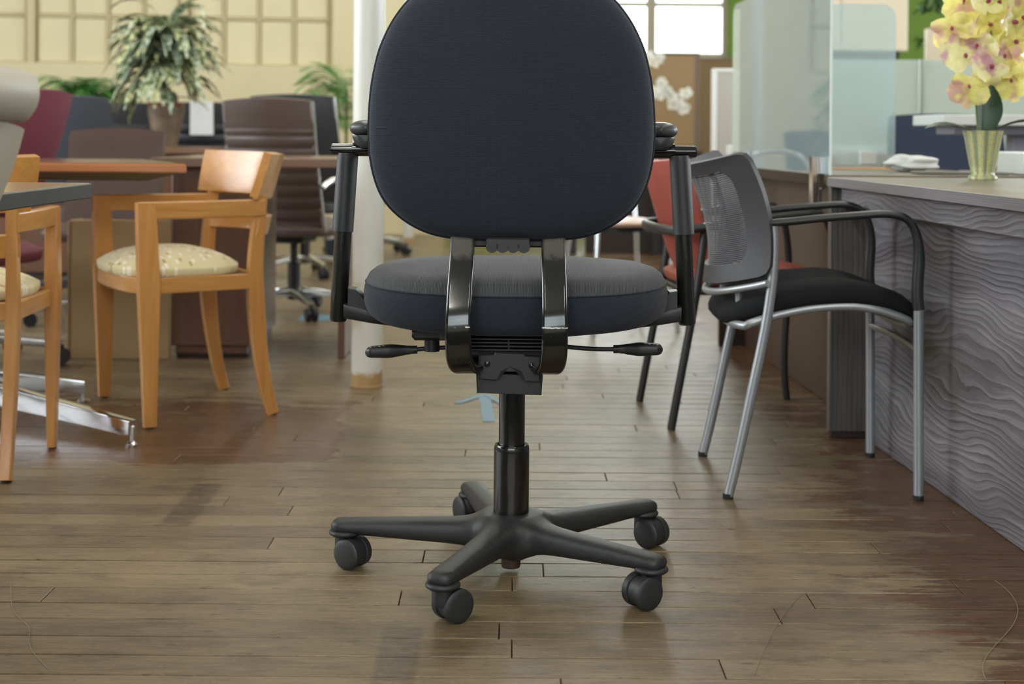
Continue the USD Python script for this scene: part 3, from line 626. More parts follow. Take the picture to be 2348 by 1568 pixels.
# orchid
def petal(w, l, cup, k=6, m_=5):
    u = np.linspace(-1, 1, m_); t = np.linspace(0, 1, k); V = []
    for tt in t:
        ww = w / 2 * math.sin(math.pi * (0.08 + .84 * tt ** .8)) ** .7
        for uu in u: V.append((uu * ww, cup * (tt ** 2 - .3 * tt) * l + .30 * ww * uu * uu + .02 * l * math.sin(5 * uu + 9 * tt), tt * l))
    V = np.array(V); F = []
    for i in range(k - 1):
        for j in range(m_ - 1):
            a_ = i * m_ + j; F += [(a_, a_ + 1, a_ + m_ + 1), (a_, a_ + m_ + 1, a_ + m_)]
    return trimesh.Trimesh(V, np.array(F), process=False)
def petal_mat(name, c, tip, amt):
    g = Gr(name); o = g.obj(); n_ = g.noise(o, 16, 2, 0.5)
    col = g.mix(g.math('multiply', g.step(n_, 0.52, 0.66), amt), g.ramp(g.noise(o, 40, 2), [(.3, c), (.7, tuple(min(1, x * 1.25) for x in c))]), tip)
    p_ = g.add('principled_bsdf', 'BSDF', base_color=col, roughness=0.6); tr = g.add('translucent_bsdf', 'BSDF', color=col)
    return g.done(g.add('mix_closure', 'closure', fac=0.35, closure1=p_, closure2=tr))
m_pet = petal_mat('yellow_petal', lin(246, 240, 184), lin(216, 150, 186), 0.8)
m_pet2 = petal_mat('yellow_petal_deep', lin(238, 226, 146), lin(208, 140, 170), 0.65)
m_lip = plain('orchid_lip', lin(150, 62, 84), 0.6, vary=0.3, vscale=90); m_wpet = petal_mat('white_petal', lin(238, 238, 228), lin(240, 232, 190), 0.4)
m_leafd = plain('dark_leaf', lin(30, 56, 32), 0.4, vary=0.2, vscale=20); m_stem = plain('orchid_stem', lin(104, 118, 52), 0.6)
def rot_to(m, d):
    d = np.array(d, float); d /= np.linalg.norm(d); m = m.copy(); m.apply_transform(trimesh.geometry.align_vectors([0, -1, 0], d)); return m
def blossom(parent, c, d, size, mp, spin=0.0):
    """orchid flower facing along d: three sepals, two broad petals and a lip"""
    fl_ = None; shapes = []
    for k, (deg, w, l) in enumerate(((0, .44, .5), (122, .42, .48), (238, .42, .48), (62, .66, .52), (298, .66, .52))):
        p_ = mv(petal(w * size, l * size, -.25), 0, -.0012 * (k > 2), .02 * size); p_ = rot(p_, deg + spin, (0, 1, 0)); shapes.append(p_)
    lip = trimesh.creation.icosphere(2); lip.vertices = lip.vertices * A(.035, .075, .055) * size; lip = mv(lip, 0, -.09 * size, -.05 * size)
    put = lambda m: mv(rot_to(m, d), *c)
    f0 = part(parent, 'flower', put(lip), m_lip, True, label='plum lip of the flower')
    for s_ in shapes: part(f0, 'petal', put(s_), mp, True)
OX, OY, OZ = 1.285, 3.88, .7425
OP = thing('yellow_orchid', 'yellow and pink artificial orchid in a fluted glass pot on the grey desk', 'orchid', (OX, OY, OZ))
def pot_mat():
    g = Gr('gold_flecked_glass'); o = g.obj(); n_ = g.noise(o, 330, 2, .6)
    c = g.ramp(n_, [(.38, lin(150, 172, 150)), (.5, lin(206, 206, 150)), (.64, lin(222, 200, 104))])
    sp = g.add('separate_xyz', vector=o); ang = g.math('arctan2', R(sp + '.y'), R(sp + '.x'))
    st = g.step(g.math('sine', g.math('multiply', ang, 10.0)), 0.15, 0.55)
    c = g.mix(g.math('multiply', st, 0.55), c, lin(110, 128, 116))
    return g.principled(base_color=c, roughness=0.16, transmission_weight=0.25, coat_weight=.3)
m_pot = pot_mat()
R_ = []
for r_, z, fl_ in ((.0001, .0, 0), (.037, .0, 0), (.039, .004, 0), (.038, .009, 0), (.031, .016, .3), (.031, .022, .6), (.036, .04, 1), (.043, .08, 1), (.0505, .12, 1), (.0545, .1345, .9), (.0525, .1345, .9), (.048, .12, .9), (.034, .04, .8), (.0001, .036, 0)):
    t = np.arange(80) / 80 * 2 * np.pi; rr = r_ * (1 - .06 * fl_ * (np.abs(np.cos(t * 5)) < .45)); R_.append(np.c_[rr * np.cos(t), rr * np.sin(t), np.full(80, z)])
part(OP, 'pot', loft(R_), m_pot, 50)
part(OP, 'moss', mv(pillow(superell(.046, .046, 2, 24), [(.001, .118), (1, .118), (.8, .13), (.001, .136)])), plain('moss', lin(150, 140, 70), 0.9, vary=.3, vscale=80), 40)
for d, Lg, w, dr, tw in (((.1, -.15, 1), .135, .082, 1.0, 1.45), ((-1, -.15, .45), .16, .045, 5, 0.2), ((1, -.1, .62), .19, .05, 6.5, 0.1), ((.5, .8, .6), .15, .05, 5, 0)):
    part(OP, 'leaf', leaf((d[0] * .012, d[1] * .012, .125), d, Lg, w, dr, .22, 9, tw), m_leafd, True)
st1 = spl([(-.012, 0, .12), (-.02, 0, .25), (-.005, -.01, .42), (.03, -.03, .58)], 24); st2 = spl([(.012, 0, .12), (.03, .0, .25), (.02, .01, .42), (-.03, 0, .6)], 24)
for s_ in (st1, st2): part(OP, 'stem', tube(s_, .0028, 7), m_stem)
fr_ = random.Random(21)
spots = [(-.052, .255, 0), (-.02, .27, 0), (.035, .29, 0), (.072, .272, 0), (.002, .315, 0), (.05, .335, 0), (.09, .325, 0), (-.06, .345, 0), (-.02, .37, 0), (.03, .385, 0), (.08, .39, 0), (-.085, .415, 0), (-.045, .43, 0), (.01, .435, 0), (.06, .44, 0), (.095, .455, 0), (-.055, .485, 0), (-.01, .49, 0), (.045, .5, 0), (.09, .515, 0), (-.03, .54, 0), (.02, .55, 0), (.065, .565, 0), (-.05, .58, 0), (.0, .6, 0), (.05, .615, 0)]
for i, (x, z, _) in enumerate(spots):
    y = fr_.uniform(-.05, .02); d = (x * 5 + fr_.uniform(-.5, .5), -1 + fr_.uniform(-.1, .7), fr_.uniform(-.55, .35))
    blossom(OP, (x, y, z - .005), d, fr_.uniform(.104, .126), m_pet if fr_.random() < .65 else m_pet2, fr_.uniform(-25, 25))
# ------------------------------------------------------------------ mesh guest chair
m_silver = plain('silver_paint', lin(158, 161, 164), 0.35, metal=0.55)
m_arm = plain('black_arm', lin(44, 45, 45), 0.4, bump=.2, bscale=600); m_seatb = plain('black_fabric', lin(30, 31, 33), 0.95, spec=.15, bump=.3, bscale=900)
m_frameb = plain('charcoal_frame', lin(58, 58, 61), 0.5); m_cord = plain('grey_mesh', lin(96, 97, 101), 0.6); m_rub = plain('rubber_foot', lin(26, 26, 26), .7)
GC = thing('guest_chair', 'black mesh guest chair with silver legs at the grey desk', 'chair', (.742, 3.588, 0))
for s in (-1, 1):
    y = s * .222
    part(GC, 'rear_leg', tube(spl([(-.224, y, .006), (-.195, y, .13), (-.168, y, .26), (-.137, y, .415), (-.122, y, .53), (-.121, y, .645)], 30), .0122, 14), m_silver)
    part(GC, 'foot', mv(lathe([(.0001, 0), (.0125, 0), (.0125, .012), (.0001, .012)], 14), -.2245, y, 0), m_rub)
    part(GC, 'front_leg', rod((.225, y * 1.02, .006), (.222, y * 1.02, .452), .0122, 16), m_silver)
    part(GC, 'foot', mv(lathe([(.0001, 0), (.0125, 0), (.0125, .012), (.0001, .012)], 14), .225, y * 1.02, 0), m_rub)
    P = spl([(-.140, y, .652), (-.11, y, .6535), (-.01, y * 1.01, .664), (.10, y * 1.02, .6735), (.165, y * 1.02, .6735), (.197, y * 1.02, .660), (.216, y * 1.02, .625), (.222, y * 1.02, .56), (.223, y * 1.02, .45)], 60)
    fl_ = np.interp(np.arange(60), [0, 3, 40, 48, 59], [.5, 1.0, 1.0, .85, .85])
    part(GC, 'armrest', sweep(P, circ(1, 16), (0, 1, 0), np.c_[np.interp(np.arange(60), [0, 3, 38, 46, 59], [.006, .0095, .0095, .0135, .0140]), np.interp(np.arange(60), [0, 3, 38, 46, 59], [.010, .017, .017, .0145, .0140])]), m_arm, 50)
part(GC, 'stretcher', tube(spl([(.222, -.222, .352), (.235, -.1, .352), (.235, .1, .352), (.222, .222, .352)], 20), .009, 10), m_silver)
def seat_z(x): return .458 - 1.05 * (x - .06) ** 2 * (np.where(x < .06, .75, 1.5)) - .25 * np.clip(x - .2, 0, 1)
P = []
for x in np.linspace(.205, -.17, 18): P.append((x, -.205, seat_z(np.array(x)) - .004))
for t in np.linspace(0, math.pi, 16)[1:-1]: P.append((-.17 - .045 * math.sin(t) ** .8, -.205 * math.cos(t), float(seat_z(np.array(-.19))) - .004))
for x in np.linspace(-.17, .205, 18): P.append((x, .205, seat_z(np.array(x)) - .004))
for t in np.linspace(0, math.pi, 12)[1:-1]: P.append((.205 + .012 * math.sin(t), .205 * math.cos(t), float(seat_z(np.array(.205))) - .004 - .02 * math.sin(t)))
part(GC, 'seat_frame', tube(np.array(P), .0105, 10, closed=True), m_silver, 60)
sc_ = superell(.250, .217, 4.4, 90); sc_[:, 0] += .018
pz = [(.001, -.004), (.9, -.004), (.97, .0), (.998, .012), (1.0, .024), (.985, .036), (.95, .043), (.85, .049), (.6, .053), (.3, .053), (.001, .053)]
def sd(V): V = V.copy(); V[:, 2] = V[:, 2] * 1.0 + seat_z(V[:, 0]) + .005 - .012 * np.clip(1 - np.abs(V[:, 1]) / .2, 0, 1) * (V[:, 2] > .03); return V
part(GC, 'seat', bend(pillow(sc_, pz), sd), m_seatb, 60)
def bk(u, v):
    z0 = .488 + .042 * u * u; z1 = .786 + .036 * u * u; z = z0 + (z1 - z0) * v
    x = -.130 + .045 * v - .105 * v * v - .118 * (1 - np.abs(u) ** 2.0)
    return np.stack([x, .236 * u, z], -1)
def ring(ax, ay0, ay1, r, n=96):
    """rounded rectangle in (u, v)"""
    q = rrect(2 * ax, ay1 - ay0, r, 8); d = np.r_[0, np.cumsum(np.linalg.norm(np.diff(np.vstack([q, q[:1]]), axis=0), axis=1))]; Q = np.vstack([q, q[:1]]); s_ = np.linspace(0, d[-1], n, endpoint=False)
    return np.c_[np.interp(s_, d, Q[:, 0]), np.interp(s_, d, Q[:, 1]) + (ay0 + ay1) / 2]
o1, i1 = ring(1.0, 0, 1, .07), ring(.78, .15, .90, .12)
def onsurf(q, off):
    P = bk(q[:, 0], q[:, 1]); e = 1e-3; n_ = np.cross(bk(q[:, 0] + e, q[:, 1]) - P, bk(q[:, 0], q[:, 1] + e) - P); n_ /= np.linalg.norm(n_, axis=1, keepdims=True); return P + n_ * off
RG = np.array([onsurf(o1, .008), onsurf(i1, .008), onsurf(i1, -.008), onsurf(o1, -.008)]).transpose(1, 0, 2)
BF = part(GC, 'back_frame', skin(RG.reshape(-1, 3), 96, 4, closed=True), m_frameb, 40)
cords = []
for v in np.linspace(.12, .93, 52):
    u = np.linspace(-.80, .80, 15); cords.append(tube(bk(u, np.full(15, v)) + A(.002, 0, 0), .0018, 4))
part(BF, 'mesh_weave', cat(*cords), m_cord, 60)
part(GC, 'back_rail', tube(bk(np.linspace(-.98, .98, 24), np.full(24, -.03)) + A(0, 0, -.01), .009, 10), m_silver, 60)
for s in (-1, 1): part(GC, 'rail_strut', rod((-.185, s * .13, .41), (-.19, s * .13, .49), .008, 10), m_silver)
# ------------------------------------------------------------------ red chair behind it
m_red = plain('red_leather', lin(158, 78, 66), 0.45, vary=0.12, vscale=14, bump=.15, bscale=120); m_bmet = plain('black_metal', lin(34, 34, 35), .4)
RC = thing('red_chair', 'red leather armchair with black legs beyond the mesh chair', 'chair', (.688, 4.40, 0), 6.8)
for s in (-1, 1):
    part(RC, 'rear_leg', sweep(spl([(-.245, s * .222, 0), (-.205, s * .222, .22), (-.17, s * .222, .42), (-.15, s * .222, .58)], 20), circ(.012, 12, .017), (0, 1, 0)), m_bmet)
    part(RC, 'front_leg', sweep(spl([(.245, s * .222, 0), (.243, s * .222, .3), (.235, s * .222, .56), (.215, s * .222, .615), (.16, s * .222, .63)], 30), circ(.011, 12, .016), (0, 1, 0)), m_bmet)
    part(RC, 'armrest', sweep(spl([(-.19, s * .222, .585), (-.05, s * .224, .605), (.08, s * .224, .625), (.2, s * .222, .63)], 26), rrect(.046, .026, .011, 3), (0, 0, 1)), m_arm, 50)
P = [(-.19 - .075 * math.sin(t), .222 * math.cos(t), .578) for t in np.linspace(0, math.pi, 24)]
part(RC, 'arm_band', sweep(P, rrect(.022, .03, .009, 3), (0, 0, 1)), m_arm, 50)
part(RC, 'side_rail', cat(rod((-.21, -.222, .40), (.24, -.222, .40), .009, 10), rod((-.21, .222, .40), (.24, .222, .40), .009, 10), rod((-.2, -.222, .40), (-.2, .222, .40), .009, 10)), m_bmet)
def rb(u, v): return np.stack([-.10 - .10 * v - .075 * (1 - u * u), (.15 + .055 * v) * u, .455 + .325 * v + .012 * u * u * v], -1)
part(RC, 'backrest', surf(rb, 24, 16, .034 * np.ones((24, 16)) * (np.sin(np.linspace(.12, math.pi - .12, 24)) ** .35)[:, None] * (np.sin(np.linspace(.12, math.pi - .12, 16)) ** .3)[None]), m_red, 60)
part(RC, 'seat', mv(pillow(superell(.225, .205, 3.2, 60), dome(.065, .415, .02)), .02, 0, 0), m_red, 60)
part(RC, 'seat_pan', mv(pillow(superell(.215, .195, 3.2, 40), [(.001, .392), (1, .392), (1, .415), (.001, .415)]), .02, 0, 0), m_bmet)
# ------------------------------------------------------------------ bistro chair and dark desk far behind
m_pink = plain('pale_wood_seat', lin(178, 142, 120), 0.4)
BC = thing('bistro_chair', 'pale pink seated chair with chrome legs, half hidden behind the task chair', 'chair', (.47, 6.3, 0), -70)
part(BC, 'seat', pillow(superell(.2, .2, 2.6, 40), dome(.035, .462, .012)), m_pink, 60)
part(BC, 'seat_pan', pillow(superell(.17, .17, 2.6, 30), [(.001, .435), (1, .44), (1, .462), (.001, .462)]), m_bmet)
for sx in (-1, 1):
    for sy in (-1, 1):
        part(BC, 'leg', tube(spl([(sx * .2, sy * .2, 0), (sx * .175, sy * .18, .25), (sx * .15, sy * .16, .45)], 12), .012, 10), m_chrome)
part(BC, 'back_hoop', tube(spl([(-.17, -.17, .45), (-.20, -.17, .62), (-.22, -.12, .76), (-.23, 0, .79), (-.22, .12, .76), (-.20, .17, .62), (-.17, .17, .45)], 40), .012, 10), m_chrome)
DD = thing('dark_desk', 'dark brown desk with black legs far behind the red chair', 'desk', (.82, 10.4, 0))
part(DD, 'worktop', box2(-.42, .55, -.2, .45, .70, .75), m_bdark); part(DD, 'modesty_panel', box2(-.28, .50, -.02, .02, .0, .70), m_bdark)
for x in (-.38, .22, .5): part(DD, 'leg', box2(x - .03, x + .03, -.19, -.13, 0, .70), m_bmet)
WO = thing('white_orchid', 'white orchid spray against the tan partition, right of the chair backrest', 'orchid', (.80, 10.45, .75))
part(WO, 'pot', lathe([(.0001, 0), (.05, 0), (.06, .12), (.055, .12), (.0001, .1)], 24), m_white)
for pts in ([(0, 0, .1), (.03, 0, .4), (.12, 0, .55), (.25, 0, .50), (.47, -.02, .33)], [(0, 0, .1), (-.02, 0, .45), (.08, 0, .68), (.22, 0, .66)]):
    sp_ = spl(pts, 30); part(WO, 'stem', tube(sp_, .004, 6), m_stem)
for x, z in ((.25, .40), (.29, .45), (.33, .39), (.37, .36), (.42, .31), (.455, .27), (.47, .385), (.38, .30), (.23, .60), (.19, .65), (.27, .63), (.27, .36)):
    blossom(WO, (x, -.03 + fr_.uniform(-.02, .02), z + .045), (fr_.uniform(-.6, .6), -1, fr_.uniform(-.4, .2)), .095, m_wpet, fr_.uniform(-40, 40))
for d in ((.8, .2, .7), (-.8, 0, .6), (.2, -.8, .6)): part(WO, 'leaf', leaf((0, 0, .1), d, .22, .07, 5, .2), m_leafd, True)
# ------------------------------------------------------------------ partitions and workstations at the back right
m_tan = plain('tan_fabric', lin(150, 124, 90), .85, bump=.2, bscale=500); m_tan_e = plain('tan_trim', lin(112, 98, 82), .5); m_tan2 = plain('tan_dark_fabric', lin(118, 96, 66), .85)
m_greyp = plain('grey_panel', lin(186, 182, 172), .5); m_cab = plain('cream_cabinet', lin(222, 208, 184), .45); m_wlam = plain('white_laminate', lin(236, 238, 236), .35)
def partition(name, x0, x1, y, z1, m_, trim, label, th=.06):
    t = thing(name, label, 'partition', ((x0 + x1) / 2, y, 0)); w = x1 - x0
    part(t, 'panel', box2(-w / 2 + .03, w / 2 - .03, -th / 2 + .006, th / 2 - .006, .06, z1 - .02), m_)
    part(t, 'top_trim', box2(-w / 2, w / 2, -th / 2, th / 2, z1 - .02, z1), trim)
    for s in (-1, 1): part(t, 'post', box2(s * (w / 2 - .015) - .015, s * (w / 2 - .015) + .015, -th / 2, th / 2, 0, z1 - .02), trim)
    return t
partition('cubicle_partition', .9, 1.47, 11.2, 1.515, m_tan, m_tan_e, 'tan fabric cubicle partition behind the white orchid')
partition('cubicle_partition', 1.52, 2.5, 12.2, 1.53, m_tan2, m_tan_e, 'darker tan partition under the bright window, behind the grey panel')
partition('cubicle_partition', 1.262, 1.62, 9.0, 1.285, m_greyp, m_wlam, 'pale grey partition end behind the clear screen')
m_frost = acrylic('frosted_glass', 0.86, lin(206, 218, 206)); m_alu = plain('aluminium', lin(170, 176, 166), .35, metal=.6)
BN = thing('bench_desk', 'long white bench desk with frosted glass screens at the back right', 'desk', (0, 7.9, 0))
part(BN, 'worktop', box2(1.25, 4.2, -.42, .4, .75, .805), m_wlam)
part(BN, 'fascia', box2(1.25, 4.2, -.44, -.42, .715, .806), m_wlam)
for x in (1.3, 2.7, 4.1): part(BN, 'leg', box2(x - .03, x + .03, -.3, .3, 0, .75), m_wlam)
for x0, x1 in ((1.27, 2.145), (2.165, 3.16), (3.18, 4.18)):
    part(BN, 'frosted_screen', box2(x0, x1, -.40, -.388, .805, 1.268, .002), m_frost, False)
for x in (2.155, 3.17): part(BN, 'screen_post', box2(x - .012, x + .012, -.41, -.38, .805, 1.27), m_alu)
CB = thing('wall_cabinet', 'cream overhead cabinet above the frosted screens', 'cabinet', (2.05, 9.2, 0))
part(CB, 'body', box2(-.40, .46, -.16, .2, 1.405, 2.05), m_cab); part(CB, 'door', box2(-.395, .03, -.185, -.16, 1.41, 2.045), m_cab); part(CB, 'door', box2(.035, .455, -.185, -.16, 1.41, 2.045), m_cab)
part(CB, 'underside_rail', box2(-.40, .42, -.12, .2, 1.36, 1.405), m_bdark)
part(CB, 'back_panel', box2(-.40, .42, .2, .26, 0, 2.05), m_greyp)
t = thing('display_board', 'cream slanted display board between the green wall and the tree', 'board', (2.92, 9.3, 0), 0)
part(t, 'panel', prism(np.array([(-.22, 0), (.16, 0), (.16, 1.66), (-.22, 1.57)]), -.03, .03), m_cab); part(t, 'foot', box2(-.22, .16, -.12, .12, 0, .03), m_alu)
# ficus tree
m_fic = [plain('ficus_leaf_%d' % i, c, .4, vary=.25, vscale=6) for i, c in enumerate((lin(52, 88, 46), lin(84, 124, 58), lin(116, 138, 96)))]
FT = thing('ficus_tree', 'bushy green ficus tree by the window at the upper right', 'tree', (3.42, 9.9, 0))
part(FT, 'planter', lathe([(.0001, 0), (.15, 0), (.19, .34), (.175, .34), (.16, .30), (.0001, .3)], 28), m_cab)
part(FT, 'trunk', tube(spl([(0, 0, .28), (.03, 0, .7), (-.02, 0, 1.2), (.0, 0, 2.0)], 16), .018, 8), plain('bark', lin(96, 80, 60), .8, vary=.3))
lv = [[], [], []]; fr2 = random.Random(5)
for b in range(60):
    th = fr2.uniform(0, 6.283); z0 = fr2.uniform(.75, 2.3); ln = fr2.uniform(.3, .7); d = A(math.cos(th), math.sin(th) * .8, fr2.uniform(-.1, .5)); e = A(0, 0, z0) + d * ln
    br = spl([(0, 0, z0), A(0, 0, z0) + d * ln * .5 + A(0, 0, .03), e + A(0, 0, -.08)], 12)
    if b < 30: part(FT, 'branch', tube(br, .005, 5), m_stem)
    for q in br[3:]:
        for _ in range(9):
            dd = (fr2.uniform(-1, 1), fr2.uniform(-1, 1), fr2.uniform(-1.2, .2)); lv[fr2.choice((0, 0, 1, 1, 2))].append(leaf(q + A(*(fr2.uniform(-.03, .03) for _ in range(3))), dd, fr2.uniform(.06, .1), .032, 4, .2, 3))
for i in range(3): part(FT, 'foliage', cat(*lv[i]), m_fic[i], True, kind='stuff')
# ------------------------------------------------------------------ maple armchairs
m_maple = wood_mat('maple', lin(178, 118, 56), lin(206, 150, 84), 'z', 1.0, 0.33, 0.35); m_maple_x = wood_mat('maple_rail', lin(180, 120, 56), lin(208, 152, 84), 'x', 1.0, 0.3, 0.4)
m_maple_y = wood_mat('maple_arm', lin(178, 120, 58), lin(204, 150, 84), 'y', 1.0, 0.3, 0.4)
def seat_fabric():
    g = Gr('dashed_fabric'); o = g.obj()
    b = g.add('brick_texture', vector=g.map(o, loc=(.3, .1, 0)), color1=(0, 0, 0), color2=(1, 1, 1), mortar=(.5, .5, .5), scale=1.0, brick_width=.026, row_height=.012, mortar_size=.0018, offset=.43)
    v = R(g.add('rgb_to_bw', 'val', color=R(b + '.color')))
    c = g.ramp(v, [(0, lin(176, 148, 92)), (.12, lin(184, 158, 104)), (.15, lin(212, 198, 152)), (.84, lin(218, 204, 160)), (.88, lin(232, 226, 204)), (1, lin(236, 230, 210))])
    return g.principled(base_color=c, roughness=.8, sheen_weight=.2, normal=g.bump(g.noise(o, 500, 2), .3, .001))
m_dash = seat_fabric(); m_cap = plain('glide', lin(40, 34, 28), .6)
MC1 = thing('wooden_armchair', 'whole maple armchair with patterned cream seat, left of the task chair', 'chair', (-1.01, 4.445, 0), 119.4)
def wood_chair(t):
    for s in (-1, 1):
        # front leg rising into the arm post
        zs = [0.004, .2, .386, .432, .58, .652]; w = [.038, .050, .062, .063, .058, .054]; d_ = [.036, .050, .060, .060, .055, .052]; xo = [.272, .271, .27, .27, .268, .266]; yo = [.190, .193, .196, .197, .203, .207]
        R_ = [rrect(d_[i] * .62, w[i], .005, 2) + A(s * xo[i], yo[i]) for i in range(6)]
        part(t, 'front_leg', loft([np.c_[r_, np.full(len(r_), z)] for r_, z in zip(R_, zs)]), m_maple, 35)
        part(t, 'glide', rod((s * .272, .190, 0), (s * .272, .190, .006), .011, 12), m_cap)
        P = spl([(s * .236, -.196, .004), (s * .236, -.17, .1), (s * .237, -.150, .22), (s * .238, -.138, .36), (s * .238, -.136, .45), (s * .238, -.143, .56), (s * .238, -.153, .664)], 36)
        T = np.gradient(P, axis=0); T /= np.linalg.norm(T, axis=1, keepdims=True); n_ = np.cross(T, A(1, 0, 0)); k = np.interp(np.linspace(0, 1, 36), [0, .5, 1], [.034, .052, .036]); k2 = np.interp(np.linspace(0, 1, 36), [0, .5, 1], [.028, .032, .026])
        part(t, 'rear_leg', loft([P[i] + np.c_[q[:, 0] * k2[i], np.zeros(len(q)), np.zeros(len(q))] + n_[i] * (q[:, 1:] * k[i]) for i in range(36) for q in [rrect(1, 1, .14, 2)]]), m_maple, 40)
        part(t, 'glide', rod((s * .236, -.196, 0), (s * .236, -.196, .006), .011, 12), m_cap)
        part(t, 'armrest', sweep(spl([(s * .266, .226, .628), (s * .262, .1, .6285), (s * .252, -.05, .629), (s * .241, -.160, .630)], 22), rrect(.030, .052, .006, 3), (0, 0, 1)), m_maple_y, 40)
        part(t, 'side_rail', sweep([(s * .262, .19, .409), (s * .25, .02, .409), (s * .240, -.14, .409)], rrect(.022, .046, .004, 2), (0, 0, 1)), m_maple_y, 40)
    P = [(.262 * math.cos(a), .182 + .058 * math.sin(a), .409) for a in np.linspace(0.1, math.pi - .1, 22)]
    part(t, 'front_rail', sweep(P, rrect(.024, .046, .004, 2), (0, 0, 1)), m_maple_x, 40)
    part(t, 'rear_rail', sweep([(-.236, -.138, .409), (0, -.142, .409), (.236, -.138, .409)], rrect(.022, .046, .004, 2), (0, 0, 1)), m_maple_x, 40)
    def crest(u, v):
        k = 1 - .10 * (1 - v) ** 1.5; return np.stack([u * .298 * k, -.118 - .034 * v - .125 * (1 - u * u), .657 + .135 * v + .004 * u * u], -1)
    part(t, 'crest_rail', surf(crest, 30, 6, .026), m_maple_x, 30)
    def low(u, v): return np.stack([u * .250, -.128 - .012 * v - .105 * (1 - u * u), .545 + .055 * v], -1)
    part(t, 'back_rail', surf(low, 22, 3, .020), m_maple_x, 30)
    o = outline(lambda a: (.256 * math.copysign(abs(math.cos(a)) ** .62, math.cos(a)), (.205 if math.sin(a) > 0 else .18) * math.copysign(abs(math.sin(a)) ** .75, math.sin(a)) + .055), 72)
    part(t, 'seat', bend(pillow(o, dome(.076, .430, .020)), lambda V: V), m_dash, 60)
wood_chair(MC1)
MC2 = dup(MC1, 'wooden_armchair', 'maple armchair cut off by the left edge, beside the black edged table', 'chair', (-1.486, 3.63, 0), 7)
# ------------------------------------------------------------------ tables
m_tabtop = plain('speckled_top', lin(150, 120, 84), .16, vary=.25, vscale=260); m_blkedge = plain('black_edge', lin(58, 60, 62), .4, vary=.15, vscale=30)
BT = thing('black_edged_table', 'table with speckled brown top and black edge at the left', 'table', (-.783, 2.655, 0))
part(BT, 'tabletop', box2(-1.5, -.004, -1.25, -.004, .745, .7605, .001), m_tabtop); part(BT, 'edge_band', box2(-1.504, 0, -1.254, 0, .732, .7595, .002), m_blkedge)
part(BT, 'pedestal', cat(rod((-.85, -.65, .03), (-.85, -.65, .735), .04, 24), mv(lathe([(.0001, 0), (.28, 0), (.28, .008), (.05, .03), (.0001, .03)], 40), -.85, -.65, 0)), m_chrome)
m_boat = wood_mat('cherry_top', lin(104, 68, 46), lin(138, 98, 70), 'x', .6, .25, .4); m_boate = wood_mat('cherry_edge', lin(150, 88, 44), lin(180, 112, 60), 'x', 1, .3, .4); m_under = plain('table_underside', lin(96, 84, 60), .7)
CT = thing('conference_table', 'wide cherry wood table with sloping orange edge, above the left armchairs', 'table', (-.965, 4.22, 0))
def boat(inset, z): return np.array([(x, y, z) for x, y in ((-inset, 0.0 + inset), (-.03 - inset, .03 + inset), (-.10 - inset, .24), (-.2 - inset, .45), (-.30 - inset, .70 - inset), (-2.2 + inset, .70 - inset), (-2.2 + inset, inset))])
part(CT, 'tabletop', loft([boat(.008, .7615), boat(.009, .7635)]), m_boat, False)
part(CT, 'edge_band', loft([boat(.004, .735), boat(0.0, .739), boat(0.0, .7565), boat(.006, .7618)]), m_boate, False)
part(CT, 'underside', loft([boat(.16, .706), boat(.02, .735)]), m_under, False)
part(CT, 'pedestal', cat(rod((-.88, .16, .06), (-.88, .16, .71), .035, 20)), m_chrome)
def foot_bar(p0, p1):
    p0, p1 = A(*p0), A(*p1); d = (p1 - p0) / np.linalg.norm(p1 - p0)
    return cat(sweep(np.array([p0, p0 + (p1 - p0) * .5, p1]), rrect(1, 1, .12, 2), (0, 0, 1), [[.05, .075], [.046, .06], [.034, .042]]), mv(lathe([(.0001, 0), (.019, 0), (.020, .006), (.012, .011), (.0065, .013), (.0065, .052), (.0001, .055)], 20), p1[0], p1[1], 0))
part(CT, 'foot_bar', foot_bar((-.88, .16, .115), (-.065, -.335, .048)), m_chrome, 30)
part(CT, 'foot_bar', foot_bar((-.88, .16, .115), (-.385, .285, .048)), m_chrome, 30)
m_ped = wood_mat('pedestal_wood', lin(84, 54, 40), lin(112, 76, 56), 'z', .7, .4, .15); m_dtop = wood_mat('desk_top_wood', lin(116, 84, 64), lin(142, 108, 84), 'x', .6, .28, .3); m_dedge = plain('desk_edge', lin(118, 86, 66), .4)
PD = thing('pedestal_desk', 'brown double pedestal desk behind the maple armchair', 'desk', (-1.0, 5.38, 0))
part(PD, 'worktop', box2(-.345, .38, -.10, .72, .728, .7615), m_dtop); part(PD, 'top_edge', box2(-.345, .38, -.104, -.10, .73, .7605, .001), m_dedge)
part(PD, 'pedestal', box2(-.285, .012, .0, .6, .05, .728), m_ped); part(PD, 'plinth', box2(-.27, 0, .03, .58, 0, .05), m_bdark)
part(PD, 'kick_rail', box2(-.27, .0, .012, .03, .018, .05), m_ped)
part(PD, 'side_panel', box2(.345, .37, .02, .55, 0, .728), m_ped)
PB = thing('cardboard_sheet', 'tan cardboard packing board leaning behind the maple armchair', 'cardboard', (-1.66, 5.36, 0))
m_card = plain('cardboard', lin(164, 136, 98), .75, vary=.1, vscale=3); m_card2 = plain('cardboard_side', lin(140, 114, 80), .8)
part(PB, 'front', box2(.0, .375, .0, .018, 0, .525), m_card); part(PB, 'side', box2(-.012, .0, -.002, .16, 0, .52), m_card2)
m_clear = plain('tape_strip', lin(170, 140, 100), .2); part(PB, 'tape', box2(.1, .15, -.0012, .0, 0.0, .525, .0003), m_clear)
CD = thing('credenza', 'low brown desk in front of the cream wall, carrying the potted plant', 'desk', (-2.2, 8.1, 0))
